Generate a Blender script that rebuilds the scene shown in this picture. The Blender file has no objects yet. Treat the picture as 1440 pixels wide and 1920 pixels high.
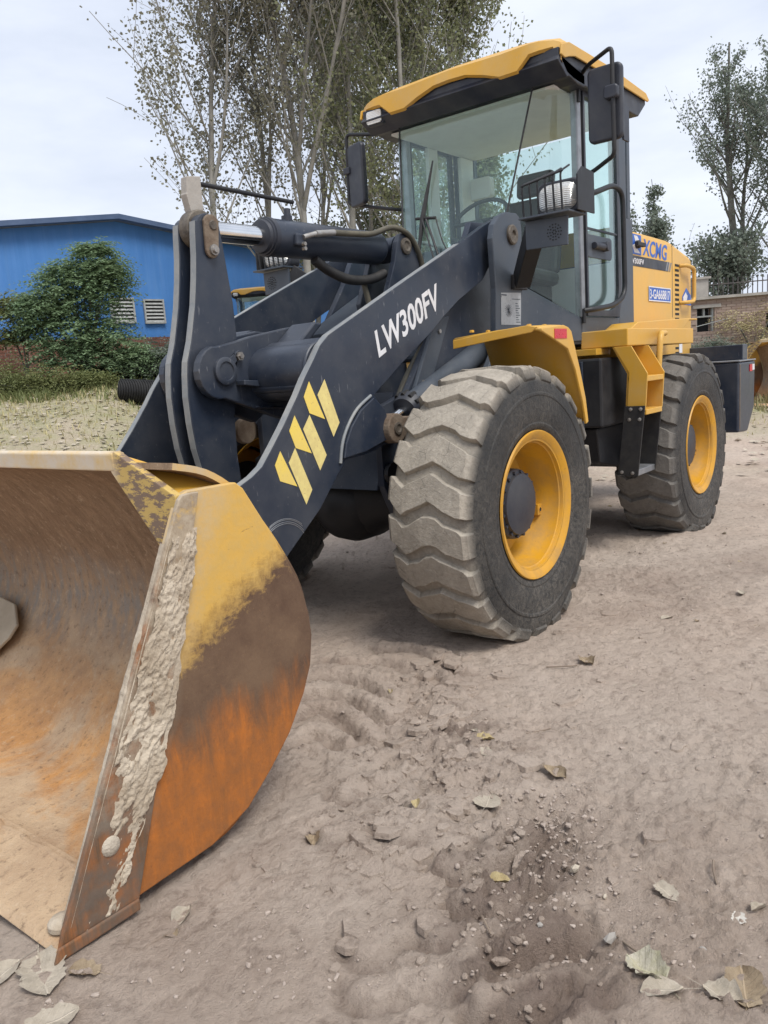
import bpy, bmesh, math, random
import numpy as np
from mathutils import Vector, Matrix
rad = math.radians
random.seed(7)
S = bpy.context.scene
COL = S.collection

# ------------------------------------------------------------------ camera, sky, sun, exposure
cam = bpy.data.cameras.new('camera')
camo = bpy.data.objects.new('camera', cam); COL.objects.link(camo)
CP = Vector((3.39288, 2.88997, 1.29046))
cr = Vector((-0.6119237, 0.78783109, -0.06979657)); cu = Vector((-0.17671143, -0.05016946, 0.98298326)); cf = Vector((-0.77092312, -0.61384461, -0.16991864))
camo.matrix_world = Matrix(((cr.x, cu.x, -cf.x, CP.x), (cr.y, cu.y, -cf.y, CP.y), (cr.z, cu.z, -cf.z, CP.z), (0, 0, 0, 1)))
cam.sensor_fit = 'HORIZONTAL'; cam.sensor_width = 36.0; cam.lens = 37.16
cam.clip_start = 0.05; cam.clip_end = 3000
S.camera = camo
S.cycles.transparent_max_bounces = 14

W = bpy.data.worlds.new('World'); S.world = W; W.use_nodes = True
SUN_EL, SUN_AZ = rad(58), rad(75)      # azimuth: direction (cos, sin) towards the sun in x, y
def build_world():
    nt = W.node_tree; N = nt.nodes; L = nt.links; N.clear()
    out = N.new('ShaderNodeOutputWorld'); bg = N.new('ShaderNodeBackground')
    sky = N.new('ShaderNodeTexSky'); sky.sky_type = 'NISHITA'; sky.sun_disc = False
    sky.sun_elevation = SUN_EL; sky.sun_rotation = math.pi / 2 - SUN_AZ
    sky.air_density = 1.0; sky.dust_density = 3.0; sky.ozone_density = 1.0
    # an overcast deck: nearly closed grey-white cloud in front of the clear sky, the same all around
    tc = N.new('ShaderNodeTexCoord'); mp = N.new('ShaderNodeMapping'); mp.inputs['Scale'].default_value = (1.0, 1.0, 3.2)
    nz = N.new('ShaderNodeTexNoise'); nz.inputs['Scale'].default_value = 1.7; nz.inputs['Detail'].default_value = 7; nz.inputs['Roughness'].default_value = .55
    cr_ = N.new('ShaderNodeValToRGB'); e = cr_.color_ramp.elements
    e[0].position = .34; e[0].color = (3.2, 3.55, 4.3, 1); e[1].position = .64; e[1].color = (4.85, 5.1, 5.6, 1)
    mx = N.new('ShaderNodeMix'); mx.data_type = 'RGBA'; mx.inputs[0].default_value = .93
    L.new(tc.outputs['Generated'], mp.inputs['Vector']); L.new(mp.outputs[0], nz.inputs['Vector']); L.new(nz.outputs[0], cr_.inputs[0])
    L.new(sky.outputs[0], mx.inputs[6]); L.new(cr_.outputs[0], mx.inputs[7]); L.new(mx.outputs[2], bg.inputs[0])
    bg.inputs[1].default_value = .1
    L.new(bg.outputs[0], out.inputs[0])
build_world()
sl = bpy.data.lights.new('sun', 'SUN'); sl.energy = 1.5; sl.angle = rad(24); sl.color = (1, .96, .9)
so = bpy.data.objects.new('sun', sl); COL.objects.link(so)
sd = Vector((math.cos(SUN_EL) * math.cos(SUN_AZ), math.cos(SUN_EL) * math.sin(SUN_AZ), math.sin(SUN_EL)))
so.rotation_euler = sd.to_track_quat('Z', 'Y').to_euler()
so.location = (0, 0, 20)
vs = S.view_settings; vs.view_transform = 'Standard'; vs.look = 'None'; vs.exposure = 1.06; vs.gamma = 1.0; vs.use_curve_mapping = False

# ------------------------------------------------------------------ yard frame (lateral, depth from the photographer's feet)
F2 = (-0.78229924, -0.6229028); R2 = (-0.6229028, 0.78229924)
def yard(lat, d, z=0.0):
    return (3.3929 + F2[0] * d + R2[0] * lat, 2.89 + F2[1] * d + R2[1] * lat, z)
def ground_z(d):
    t = min(max((d - 8.5) / 11.0, 0), 1)
    return .72 * t * t * (3 - 2 * t)

# ------------------------------------------------------------------ materials
MATS = {}
def newmat(name):
    m = bpy.data.materials.new(name); m.use_nodes = True; nt = m.node_tree
    for n in list(nt.nodes): nt.nodes.remove(n)
    out = nt.nodes.new('ShaderNodeOutputMaterial'); b = nt.nodes.new('ShaderNodeBsdfPrincipled')
    nt.links.new(b.outputs[0], out.inputs[0]); MATS[name] = m
    return m, nt, b, out
class G:
    """small node-graph helper"""
    def __init__(s, nt): s.nt = nt; s.N = nt.nodes; s.L = nt.links
    def val(s, x, sock):
        if isinstance(x, (int, float)): sock.default_value = x
        elif isinstance(x, (tuple, list)): sock.default_value = tuple(x) if len(x) == 4 or sock.type == 'VECTOR' else (*x, 1)
        else: s.L.new(x, sock)
    def coord(s, which='Object', scale=(1, 1, 1), rot=(0, 0, 0), loc=(0, 0, 0)):
        t = s.N.new('ShaderNodeTexCoord'); m = s.N.new('ShaderNodeMapping')
        m.inputs['Scale'].default_value = scale; m.inputs['Rotation'].default_value = rot; m.inputs['Location'].default_value = loc
        s.L.new(t.outputs[which], m.inputs['Vector']); return m.outputs[0]
    def noise(s, v, scale=5, detail=6, rough=.6, dist=0):
        n = s.N.new('ShaderNodeTexNoise'); n.inputs['Scale'].default_value = scale; n.inputs['Detail'].default_value = detail
        n.inputs['Roughness'].default_value = rough; n.inputs['Distortion'].default_value = dist
        s.L.new(v, n.inputs['Vector']); return n.outputs[0]
    def voro(s, v, scale=5, feat='F1', rnd=1):
        n = s.N.new('ShaderNodeTexVoronoi'); n.feature = feat; n.inputs['Scale'].default_value = scale; n.inputs['Randomness'].default_value = rnd
        s.L.new(v, n.inputs['Vector']); return n.outputs[0]
    def ramp(s, x, stops):
        n = s.N.new('ShaderNodeValToRGB'); e = n.color_ramp.elements
        while len(e) < len(stops): e.new(.5)
        for q, (p, c) in zip(e, stops): q.position = p; q.color = (c, c, c, 1) if isinstance(c, (int, float)) else (*c, 1)
        s.val(x, n.inputs[0]); return n.outputs[0]
    def mix(s, f, a, b, mode='MIX'):
        n = s.N.new('ShaderNodeMix'); n.data_type = 'RGBA'; n.blend_type = mode
        s.val(f, n.inputs[0]); s.val(a, n.inputs[6]); s.val(b, n.inputs[7]); return n.outputs[2]
    def math(s, op, a, b=0.0, c=None, clamp=False):
        n = s.N.new('ShaderNodeMath'); n.operation = op; n.use_clamp = clamp
        s.val(a, n.inputs[0]); s.val(b, n.inputs[1])
        if c is not None: s.val(c, n.inputs[2])
        return n.outputs[0]
    def sep(s, v):
        n = s.N.new('ShaderNodeSeparateXYZ'); s.L.new(v, n.inputs[0]); return n.outputs
    def bump(s, h, strength=.3, dist=.01):
        n = s.N.new('ShaderNodeBump'); n.inputs['Strength'].default_value = strength; n.inputs['Distance'].default_value = dist
        s.L.new(h, n.inputs['Height']); return n.outputs[0]
    def rnd(s):
        return s.N.new('ShaderNodeObjectInfo').outputs['Random']

def surf(name, col, col2=None, scale=4, rough=.5, rough2=None, metal=0, amt=(.35, .7), bump=0, bscale=40, spec=.5, speck=None, speckscale=60, coat=0, stretch=(1, 1, 1)):
    """base colour broken up by a cloudy second tone, fine specks, roughness variation and small relief"""
    m, nt, b, out = newmat(name); g = G(nt); v = g.coord(scale=stretch)
    n1 = g.noise(v, scale, 8, .62)
    c2 = col2 or tuple(x * .75 for x in col)
    c = g.mix(g.ramp(n1, [(amt[0], 0), (amt[1], 1)]), col, c2)
    if speck:
        n2 = g.noise(v, speckscale, 4, .7)
        c = g.mix(g.ramp(n2, [(.60, 0), (.72, 1)]), c, speck)
    nt.links.new(c, b.inputs['Base Color'])
    r2 = rough2 if rough2 is not None else min(1, rough + .15)
    n3 = g.noise(v, scale * 2.3, 5, .6)
    rr = g.ramp(n3, [(.3, rough), (.75, r2)])
    nt.links.new(rr, b.inputs['Roughness'])
    b.inputs['Metallic'].default_value = metal; b.inputs['Specular IOR Level'].default_value = spec; b.inputs['Coat Weight'].default_value = coat
    if bump:
        nt.links.new(g.bump(g.noise(v, bscale, 6, .65), bump, .01), b.inputs['Normal'])
    return m

def paint(name, col, dust, rough=.34, dustamt=.45, scratch=(.5, .5, .5), spec=.5, dustscale=3.5):
    m, nt, b, out = newmat(name); g = G(nt); v = g.coord()
    n1 = g.noise(v, dustscale, 9, .66); n2 = g.noise(v, 45, 5, .7)
    vs_ = g.coord(scale=(30, 30, 4)); sc = g.noise(vs_, 3, 3, .5)
    c = g.mix(g.math('MULTIPLY', g.ramp(n1, [(.42, 0), (.75, 1)]), dustamt), col, dust)
    c = g.mix(g.math('MULTIPLY', g.ramp(n2, [(.63, 0), (.70, 1)]), .35), c, dust)
    c = g.mix(g.math('MULTIPLY', g.ramp(sc, [(.70, 0), (.74, 1)]), .35), c, scratch)
    nt.links.new(c, b.inputs['Base Color'])
    nt.links.new(g.ramp(n1, [(.35, rough), (.8, min(.9, rough + .3))]), b.inputs['Roughness'])
    b.inputs['Specular IOR Level'].default_value = spec
    nt.links.new(g.bump(g.noise(v, 9, 3, .5), .04, .02), b.inputs['Normal'])
    return m

paint('charcoal', (.021, .029, .047), (.15, .15, .15), .30, .28, (.30, .30, .31))
paint('charcoal_skylit_worn', (.20, .215, .225), (.36, .35, .32), .40, .8, (.5, .5, .5), dustscale=9)  # paler charcoal for edges: sky sheen put into the colour, plus wear
paint('black_paint', (.008, .009, .012), (.07, .065, .06), .45, .3, (.08, .08, .08))
paint('cab_grey', (.045, .058, .078), (.16, .165, .17), .38, .35, (.25, .25, .26))
paint('yellow', (.60, .33, .040), (.50, .37, .19), .36, .55, (.42, .28, .10))
paint('yellow_rim', (.58, .29, .018), (.30, .19, .08), .38, .7, (.15, .09, .04), dustscale=9)
surf('chrome', (.78, .79, .80), (.66, .67, .68), 8, .10, .2, metal=1)
surf('steel', (.42, .41, .39), (.28, .25, .22), 14, .38, .55, metal=.8)
surf('rusty', (.115, .078, .052), (.22, .175, .13), 14, .75, .95, bump=.5, bscale=70)
surf('greasy', (.055, .045, .036), (.16, .135, .105), 18, .45, .8, bump=.5, bscale=60)
surf('hose', (.075, .068, .05), (.13, .115, .08), 10, .5, .7)
surf('black_rubber', (.012, .012, .014), (.035, .033, .03), 12, .55, .75)
surf('plastic_dark', (.018, .022, .036), (.05, .052, .058), 5, .42, .6)
surf('seat_vinyl', (.012, .018, .018), (.025, .03, .03), 8, .5, .6)
surf('headliner', (.80, .82, .81), (.72, .74, .73), 5, .85, .95)
surf('white_decal', (.72, .72, .74), (.60, .60, .61), 12, .45, .6)
surf('yellow_decal', (.80, .60, .10), (.72, .55, .16), 14, .5, .65, speck=(.45, .33, .12), speckscale=70)
surf('pale_decal', (.74, .63, .24), (.62, .50, .20), 26, .6, .75, speck=(.50, .34, .16), speckscale=90)
surf('blue_decal', (.018, .09, .42), (.03, .12, .45), 9, .4, .5)
surf('reflector_red', (.55, .006, .02), (.42, .004, .018), 30, .25, .35)
surf('lamp_silver', (.72, .72, .70), (.55, .55, .54), 30, .16, .3, metal=.7)
surf('silver_bar', (.33, .34, .36), (.20, .21, .22), 9, .35, .55, metal=.6)
surf('aluminium_label', (.42, .44, .45), (.33, .35, .36), 30, .5, .6, speck=(.10, .11, .12), speckscale=55)
def deadleaf(name, c1, c2, c3):
    m, nt, b, out = newmat(name); g = G(nt); v = g.coord(); p = g.sep(v)
    n = g.noise(g.coord(scale=(1, 1, 1)), 3.5, 8, .7); n2 = g.noise(v, 22, 5, .75)
    c = g.mix(g.ramp(n, [(.35, 0), (.65, 1)]), c1, c2); c = g.mix(g.ramp(n2, [(.58, 0), (.70, .8)]), c, c3)
    ay = g.math('ABSOLUTE', p[1]); fr = g.math('FRACT', g.math('ADD', g.math('MULTIPLY', p[0], 6.5), g.math('MULTIPLY', ay, -5.0)))
    vein = g.math('MAXIMUM', g.ramp(ay, [(.008, 1), (.022, 0)]), g.math('MULTIPLY', g.ramp(fr, [(.0, 1), (.09, 0)]), .6))
    c = g.mix(g.math('MULTIPLY', vein, .55), c, tuple(min(1, x * 1.35) for x in c1))
    nt.links.new(c, b.inputs['Base Color']); b.inputs['Roughness'].default_value = .8; b.inputs['Specular IOR Level'].default_value = .3
    nt.links.new(g.bump(g.math('ADD', vein, n2), .5, .03), b.inputs['Normal'])
deadleaf('dry_leaf', (.40, .315, .215), (.27, .205, .135), (.17, .125, .08))
deadleaf('pale_leaf', (.50, .44, .355), (.38, .33, .26), (.25, .205, .155))
deadleaf('yellow_leaf', (.54, .45, .25), (.42, .33, .18), (.26, .19, .10))
deadleaf('scrap_leaf', (.66, .63, .57), (.58, .54, .47), (.45, .40, .33))
deadleaf('mould_leaf', (.40, .375, .24), (.54, .50, .41), (.17, .145, .095))
surf('twig', (.24, .19, .145), (.16, .12, .09), 20, .85, .95)
surf('pebble', (.40, .335, .285), (.27, .22, .185), 25, .85, .95, bump=.3)
surf('bark', (.20, .19, .165), (.095, .09, .08), 7, .9, 1, bump=.7, bscale=18, stretch=(1, 1, .35))
surf('bark_pale', (.30, .29, .26), (.15, .145, .13), 5, .9, 1, bump=.6, bscale=16, stretch=(1, 1, .35))
surf('mud', (.53, .455, .355), (.36, .29, .21), 8, .9, 1, amt=(.38, .62), bump=.8, bscale=60, speck=(.26, .20, .14), speckscale=44)
surf('slab_stone', (.42, .36, .27), (.33, .275, .20), 7, .9, 1, bump=.3, bscale=30)
surf('roof_sheet', (.06, .10, .19), (.09, .14, .25), 3, .5, .7)
surf('window_white', (.42, .43, .42), (.28, .29, .28), 9, .6, .8)
surf('concrete', (.40, .375, .34), (.27, .25, .225), 3, .9, 1, bump=.4, bscale=25)
surf('dark_opening', (.012, .012, .014), (.02, .02, .02), 5, .8, .9)
surf('iron', (.05, .05, .055), (.11, .09, .075), 9, .6, .8)
surf('black_pipe', (.010, .010, .011), (.03, .03, .03), 5, .5, .7)

def leafmat(name, a, b2, trans=.35):
    m, nt, b, out = newmat(name); g = G(nt)
    n = g.noise(g.coord(), 1.3, 6, .7); n2 = g.noise(g.coord(), 23, 2, .5)
    c = g.mix(g.ramp(n, [(.35, 0), (.68, 1)]), a, b2); c = g.mix(g.ramp(n2, [(.35, 0), (.7, 1)]), c, tuple(x * 1.5 for x in a))
    nt.links.new(c, b.inputs['Base Color']); b.inputs['Roughness'].default_value = .6; b.inputs['Specular IOR Level'].default_value = .35
    t = nt.nodes.new('ShaderNodeBsdfTranslucent'); nt.links.new(c, t.inputs[0])
    mx = nt.nodes.new('ShaderNodeMixShader'); mx.inputs[0].default_value = trans
    nt.links.new(b.outputs[0], mx.inputs[1]); nt.links.new(t.outputs[0], mx.inputs[2]); nt.links.new(mx.outputs[0], out.inputs[0])
    return m
leafmat('poplar_leaf', (.16, .16, .115), (.24, .215, .155))
leafmat('poplar_leaf_green', (.15, .17, .09), (.24, .225, .125))
leafmat('hazy_leaf', (.15, .18, .145), (.21, .235, .18))  # distance haze put into the colour: paler, greyer green
leafmat('shrub_leaf', (.15, .225, .12), (.25, .31, .18))
leafmat('weed_leaf', (.13, .155, .06), (.235, .225, .10))
leafmat('dry_weed', (.22, .21, .10), (.33, .29, .16))
leafmat('straw', (.34, .30, .15), (.45, .40, .22), .2)

def glassmat():
    m, nt, b, out = newmat('cab_glass')
    nt.nodes.remove(b); g = G(nt)
    t = nt.nodes.new('ShaderNodeBsdfTransparent'); t.inputs[0].default_value = (.90, .975, .955, 1)
    gl = nt.nodes.new('ShaderNodeBsdfGlossy'); gl.inputs['Roughness'].default_value = .02; gl.inputs[0].default_value = (.85, .95, .95, 1)
    df = nt.nodes.new('ShaderNodeBsdfDiffuse'); df.inputs[0].default_value = (.45, .48, .46, 1)
    lw = nt.nodes.new('ShaderNodeLayerWeight'); lw.inputs[0].default_value = .5
    mx = nt.nodes.new('ShaderNodeMixShader'); mx2 = nt.nodes.new('ShaderNodeMixShader')
    dn = g.noise(g.coord(scale=(1, 1, .5)), 3, 6, .6); nt.links.new(g.ramp(dn, [(.35, .010), (.8, .045)]), mx2.inputs[0])
    nt.links.new(g.math('MULTIPLY_ADD', g.math('POWER', lw.outputs['Facing'], 4.0), .9, .045), mx.inputs[0])
    nt.links.new(t.outputs[0], mx2.inputs[1]); nt.links.new(df.outputs[0], mx2.inputs[2])
    nt.links.new(mx2.outputs[0], mx.inputs[1]); nt.links.new(gl.outputs[0], mx.inputs[2]); nt.links.new(mx.outputs[0], out.inputs[0])
glassmat()
def lensmat():
    m, nt, b, out = newmat('lamp_lens'); g = G(nt)
    b.inputs['Base Color'].default_value = (.80, .80, .76, 1); b.inputs['Roughness'].default_value = .12
    b.inputs['Metallic'].default_value = .55
    w = nt.nodes.new('ShaderNodeTexWave'); w.wave_type = 'BANDS'; w.bands_direction = 'Z'; w.inputs['Scale'].default_value = 34
    nt.links.new(g.coord(), w.inputs[0]); nt.links.new(g.bump(w.outputs[1], .6, .004), b.inputs['Normal'])
lensmat()

def tyremat(name, tread, side):
    """dusty tread, darker sidewall: the dust sits where the rubber meets the ground (by radius)"""
    m, nt, b, out = newmat(name); g = G(nt); v = g.coord(); s = g.sep(v)
    r = g.math('SQRT', g.math('ADD', g.math('MULTIPLY', s[0], s[0]), g.math('MULTIPLY', s[2], s[2])))
    ay = g.math('ABSOLUTE', s[1])
    n1 = g.noise(v, 7, 8, .65); n2 = g.noise(v, 55, 5, .7)
    rr = g.math('ADD', r, g.math('MULTIPLY', g.math('SUBTRACT', n1, .5), .10))
    f = g.ramp(rr, [(.585, 0), (.64, 1)])
    f2 = g.ramp(g.math('ADD', ay, g.math('MULTIPLY', g.math('SUBTRACT', n1, .5), .05)), [(.195, 1), (.225, .25)])
    f = g.math('MULTIPLY', f, f2)
    td = g.mix(g.ramp(n1, [(.35, 0), (.7, 1)]), tread, tuple(x * .68 for x in tread))
    td = g.mix(g.math('MULTIPLY', g.ramp(n2, [(.52, 0), (.70, 1)]), .45), td, tuple(x * .5 for x in tread)); td = g.mix(g.math('MULTIPLY', g.ramp(n2, [(.30, 1), (.44, 0)]), .45), td, tuple(x * 1.4 for x in tread))
    va = g.coord(scale=(1, 1, 1)); n3 = g.noise(va, 26, 14, .82, 2.0); n5 = g.noise(va, 2.2, 4, .6)
    sd_ = g.mix(g.math('MULTIPLY', g.ramp(n3, [(.40, 0), (.70, 1)]), g.ramp(n5, [(.36, .12), (.66, 1)])), side, (.175, .155, .13))
    sd_ = g.mix(g.math('MULTIPLY', g.ramp(r, [(.36, 0), (.40, 1)]), .0), sd_, side)
    ck = g.voro(v, 13, 'DISTANCE_TO_EDGE'); td = g.mix(g.math('MULTIPLY', g.ramp(ck, [(.0, .9), (.022, 0)]), g.ramp(n1, [(.5, 0), (.6, 1)])), td, tuple(x * .3 for x in tread))
    c = g.mix(f, sd_, td); nt.links.new(c, b.inputs['Base Color'])
    nt.links.new(g.ramp(f, [(0, .62), (1, .95)]), b.inputs['Roughness'])
    b.inputs['Specular IOR Level'].default_value = .3
    nt.links.new(g.bump(g.math('ADD', g.math('MULTIPLY', n1, .7), g.math('ADD', g.math('MULTIPLY', n2, .5), g.math('MULTIPLY', g.noise(v, 190, 3, .7), .22))), .75, .013), b.inputs['Normal'])
tyremat('tyre_dusty', (.40, .358, .298), (.022, .023, .024))
tyremat('tyre_grey', (.185, .172, .155), (.022, .023, .025))

def bucketmats():
    # outer side plates: worn paint on top, brown rust below, orange run-off at the foot
    m, nt, b, out = newmat('bucket_side'); g = G(nt); v = g.coord(); s = g.sep(v)
    n1 = g.noise(v, 5, 10, .68); n2 = g.noise(v, 28, 8, .7)
    vs_ = g.coord(scale=(9, 9, 2.2)); st = g.noise(vs_, 1.8, 10, .74, .6)
    vsc = g.coord(scale=(4, 8, 15), rot=(0, .7, 0)); sa = g.noise(vsc, 3.0, 9, .75, .8); sb_ = g.noise(g.coord(scale=(14, 8, 4), rot=(0, .35, 0)), 2.6, 9, .75, .8); sc = g.math('MAXIMUM', sa, g.math('SUBTRACT', sb_, .02)); nf = g.noise(v, 90, 6, .75)
    yel = g.mix(g.ramp(n2, [(.4, 0), (.75, 1)]), (.60, .36, .075), (.52, .345, .11))
    yel = g.mix(g.math('MULTIPLY', g.ramp(sc, [(.645, 0), (.68, 1)]), .8), yel, (.13, .08, .045))
    brown = g.mix(g.ramp(n1, [(.35, 0), (.65, 1)]), (.085, .045, .026), (.155, .095, .055))
    orange = g.mix(g.ramp(st, [(.30, 0), (.72, 1)]), (.45, .140, .018), (.22, .085, .022)); orange = g.mix(g.ramp(n2, [(.4, 0), (.7, .6)]), orange, (.20, .085, .03))
    zz = g.math('ADD', s[2], g.math('MULTIPLY', g.math('SUBTRACT', st, .5), .32))
    f2 = g.ramp(zz, [(.28, 1), (.44, 0)])
    rust = g.mix(f2, brown, orange)
    # paint line rises towards the heel of the bucket
    ln = g.math('SUBTRACT', s[2], g.math('MULTIPLY_ADD', g.math('SUBTRACT', 2.12, s[0]), .46, .60))
    ln = g.math('ADD', ln, g.math('MULTIPLY', g.math('SUBTRACT', n1, .5), .16)); ln = g.math('ADD', ln, g.math('ADD', g.math('MULTIPLY', g.math('SUBTRACT', n2, .5), .16), g.math('MULTIPLY', g.math('SUBTRACT', sc, .6), .20)))
    f = g.ramp(g.math('ADD', ln, .5), [(.455, 0), (.495, .5), (.555, 1)])
    dd = g.math('SUBTRACT', g.math('MULTIPLY_ADD', g.math('SUBTRACT', 1.018, s[2]), .478, 2.12), s[0])
    rust = g.mix(g.ramp(nf, [(.58, 0), (.72, .6)]), rust, (.045, .024, .014)); rust = g.mix(g.ramp(nf, [(.28, .5), (.42, 0)]), rust, (.30, .17, .08))
    c = g.mix(f, rust, yel)
    veil = g.math('MULTIPLY', g.ramp(g.math('ADD', dd, g.math('MULTIPLY', g.math('SUBTRACT', n1, .5), .16)), [(.07, .75), (.20, 0)]), g.ramp(n2, [(.30, .35), (.62, 1)])); veil = g.math('MULTIPLY', veil, g.ramp(s[2], [(.12, .15), (.40, 1)]))
    c = g.mix(veil, c, (.47, .39, .28)); nt.links.new(c, b.inputs['Base Color'])
    nt.links.new(g.ramp(f, [(0, .82), (1, .42)]), b.inputs['Roughness'])
    nt.links.new(g.bump(g.math('ADD', g.math('ADD', n1, g.math('MULTIPLY', n2, .5)), g.math('MULTIPLY', g.math('MULTIPLY', nf, .5), g.math('SUBTRACT', 1.0, f))), .3, .01), b.inputs['Normal'])
    # strip along the mouth: rust with worn paint at the top
    m, nt, b, out = newmat('bucket_cutter'); g = G(nt); v = g.coord(); s = g.sep(v)
    n1 = g.noise(v, 9, 10, .68); st = g.noise(g.coord(scale=(20, 20, 1.4)), 2, 6, .65)
    rust = g.mix(g.ramp(st, [(.4, 0), (.58, 1)]), (.115, .062, .030), (.27, .10, .03))
    dk = g.mix(g.ramp(n1, [(.4, 0), (.6, 1)]), rust, (.10, .07, .052))
    yel = g.mix(g.ramp(n1, [(.42, 0), (.50, 1)]), (.50, .32, .09), (.20, .14, .085))
    f = g.ramp(g.math('ADD', s[2], g.math('MULTIPLY', g.math('SUBTRACT', n1, .5), .3)), [(.80, 0), (.90, 1)])
    nd = g.noise(v, 30, 8, .75); cc = g.mix(f, dk, yel); vz = g.math('MULTIPLY', g.ramp(s[2], [(.22, .1), (.45, 1)]), g.ramp(g.math('ADD', g.math('MULTIPLY', n1, .6), g.math('MULTIPLY', nd, .4)), [(.40, 0), (.58, .85)]))
    nt.links.new(g.mix(vz, cc, (.46, .385, .285)), b.inputs['Base Color']); b.inputs['Roughness'].default_value = .75
    nt.links.new(g.bump(n1, .35, .01), b.inputs['Normal'])
    # inside: baked dirt on rusty steel
    m, nt, b, out = newmat('bucket_inside'); g = G(nt); v = g.coord(); s = g.sep(v)
    n0 = g.noise(v, 1.6, 6, .6, .6); n1 = g.noise(v, 6, 12, .72); n2 = g.noise(v, 34, 8, .7)
    n4 = g.noise(g.coord(scale=(3, 9, 3), rot=(.5, 0, 0)), 3, 8, .7)
    dirt = g.mix(g.ramp(n4, [(.35, 0), (.68, 1)]), (.34, .235, .150), (.215, .145, .092))
    tan_ = g.mix(g.ramp(n1, [(.35, 0), (.65, 1)]), (.56, .41, .265), (.42, .29, .185))
    org = g.mix(g.ramp(n1, [(.38, 0), (.62, 1)]), (.62, .30, .09), (.44, .215, .08))
    grey = (.29, .265, .23)
    zz = g.math('ADD', s[2], g.math('MULTIPLY', g.math('SUBTRACT', n0, .5), .55))
    c = g.mix(g.ramp(zz, [(.30, 0), (.62, 1)]), tan_, dirt)
    c = g.mix(g.math('MULTIPLY', g.ramp(n0, [(.50, 0), (.60, 1)]), g.ramp(zz, [(.05, .95), (.5, 0)])), c, org)
    gm = g.math('MULTIPLY', g.ramp(zz, [(.30, 0), (.42, 1)]), g.ramp(zz, [(.50, 1), (.66, 0)]))
    c = g.mix(g.math('MULTIPLY', gm, g.ramp(n4, [(.42, 0), (.58, .9)])), c, grey)
    c = g.mix(g.ramp(n2, [(.56, 0), (.70, .7)]), c, (.15, .10, .065)); c = g.mix(g.ramp(n2, [(.30, .55), (.44, 0)]), c, (.60, .47, .33))
    nt.links.new(c, b.inputs['Base Color']); b.inputs['Roughness'].default_value = .9; b.inputs['Specular IOR Level'].default_value = .25
    n7 = g.noise(v, 160, 4, .75); h = g.math('ADD', g.math('MULTIPLY', n1, .8), g.math('MULTIPLY', n2, .5)); h = g.math('ADD', h, g.math('MULTIPLY', n4, .5)); h = g.math('ADD', h, g.math('MULTIPLY', n7, .2))
    c = g.mix(g.ramp(n7, [(.58, 0), (.75, .5)]), c, (.40, .32, .24)); c = g.mix(g.ramp(n7, [(.28, .5), (.42, 0)]), c, (.10, .07, .05)); nt.links.new(c, b.inputs['Base Color'])
    nt.links.new(g.bump(h, .8, .018), b.inputs['Normal'])
    # rim bar and corner plates: chipped paint
    m, nt, b, out = newmat('bucket_rim'); g = G(nt); v = g.coord(); s = g.sep(v)
    n1 = g.noise(v, 10, 10, .7); n2 = g.noise(g.coord(scale=(8, 8, 22), rot=(.5, .4, 0)), 2.4, 7, .72)
    dust = g.mix(g.ramp(n1, [(.4, 0), (.65, 1)]), (.60, .52, .41), (.62, .44, .19))
    chip = g.mix(g.ramp(n2, [(.47, 0), (.52, 1)]), (.52, .36, .11), (.19, .13, .09))
    ay = g.math('ABSOLUTE', s[1])
    nt.links.new(g.mix(g.ramp(ay, [(.93, 0), (.97, 1)]), dust, chip), b.inputs['Base Color']); b.inputs['Roughness'].default_value = .7
    nt.links.new(g.bump(n1, .4, .01), b.inputs['Normal'])
bucketmats()

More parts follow.
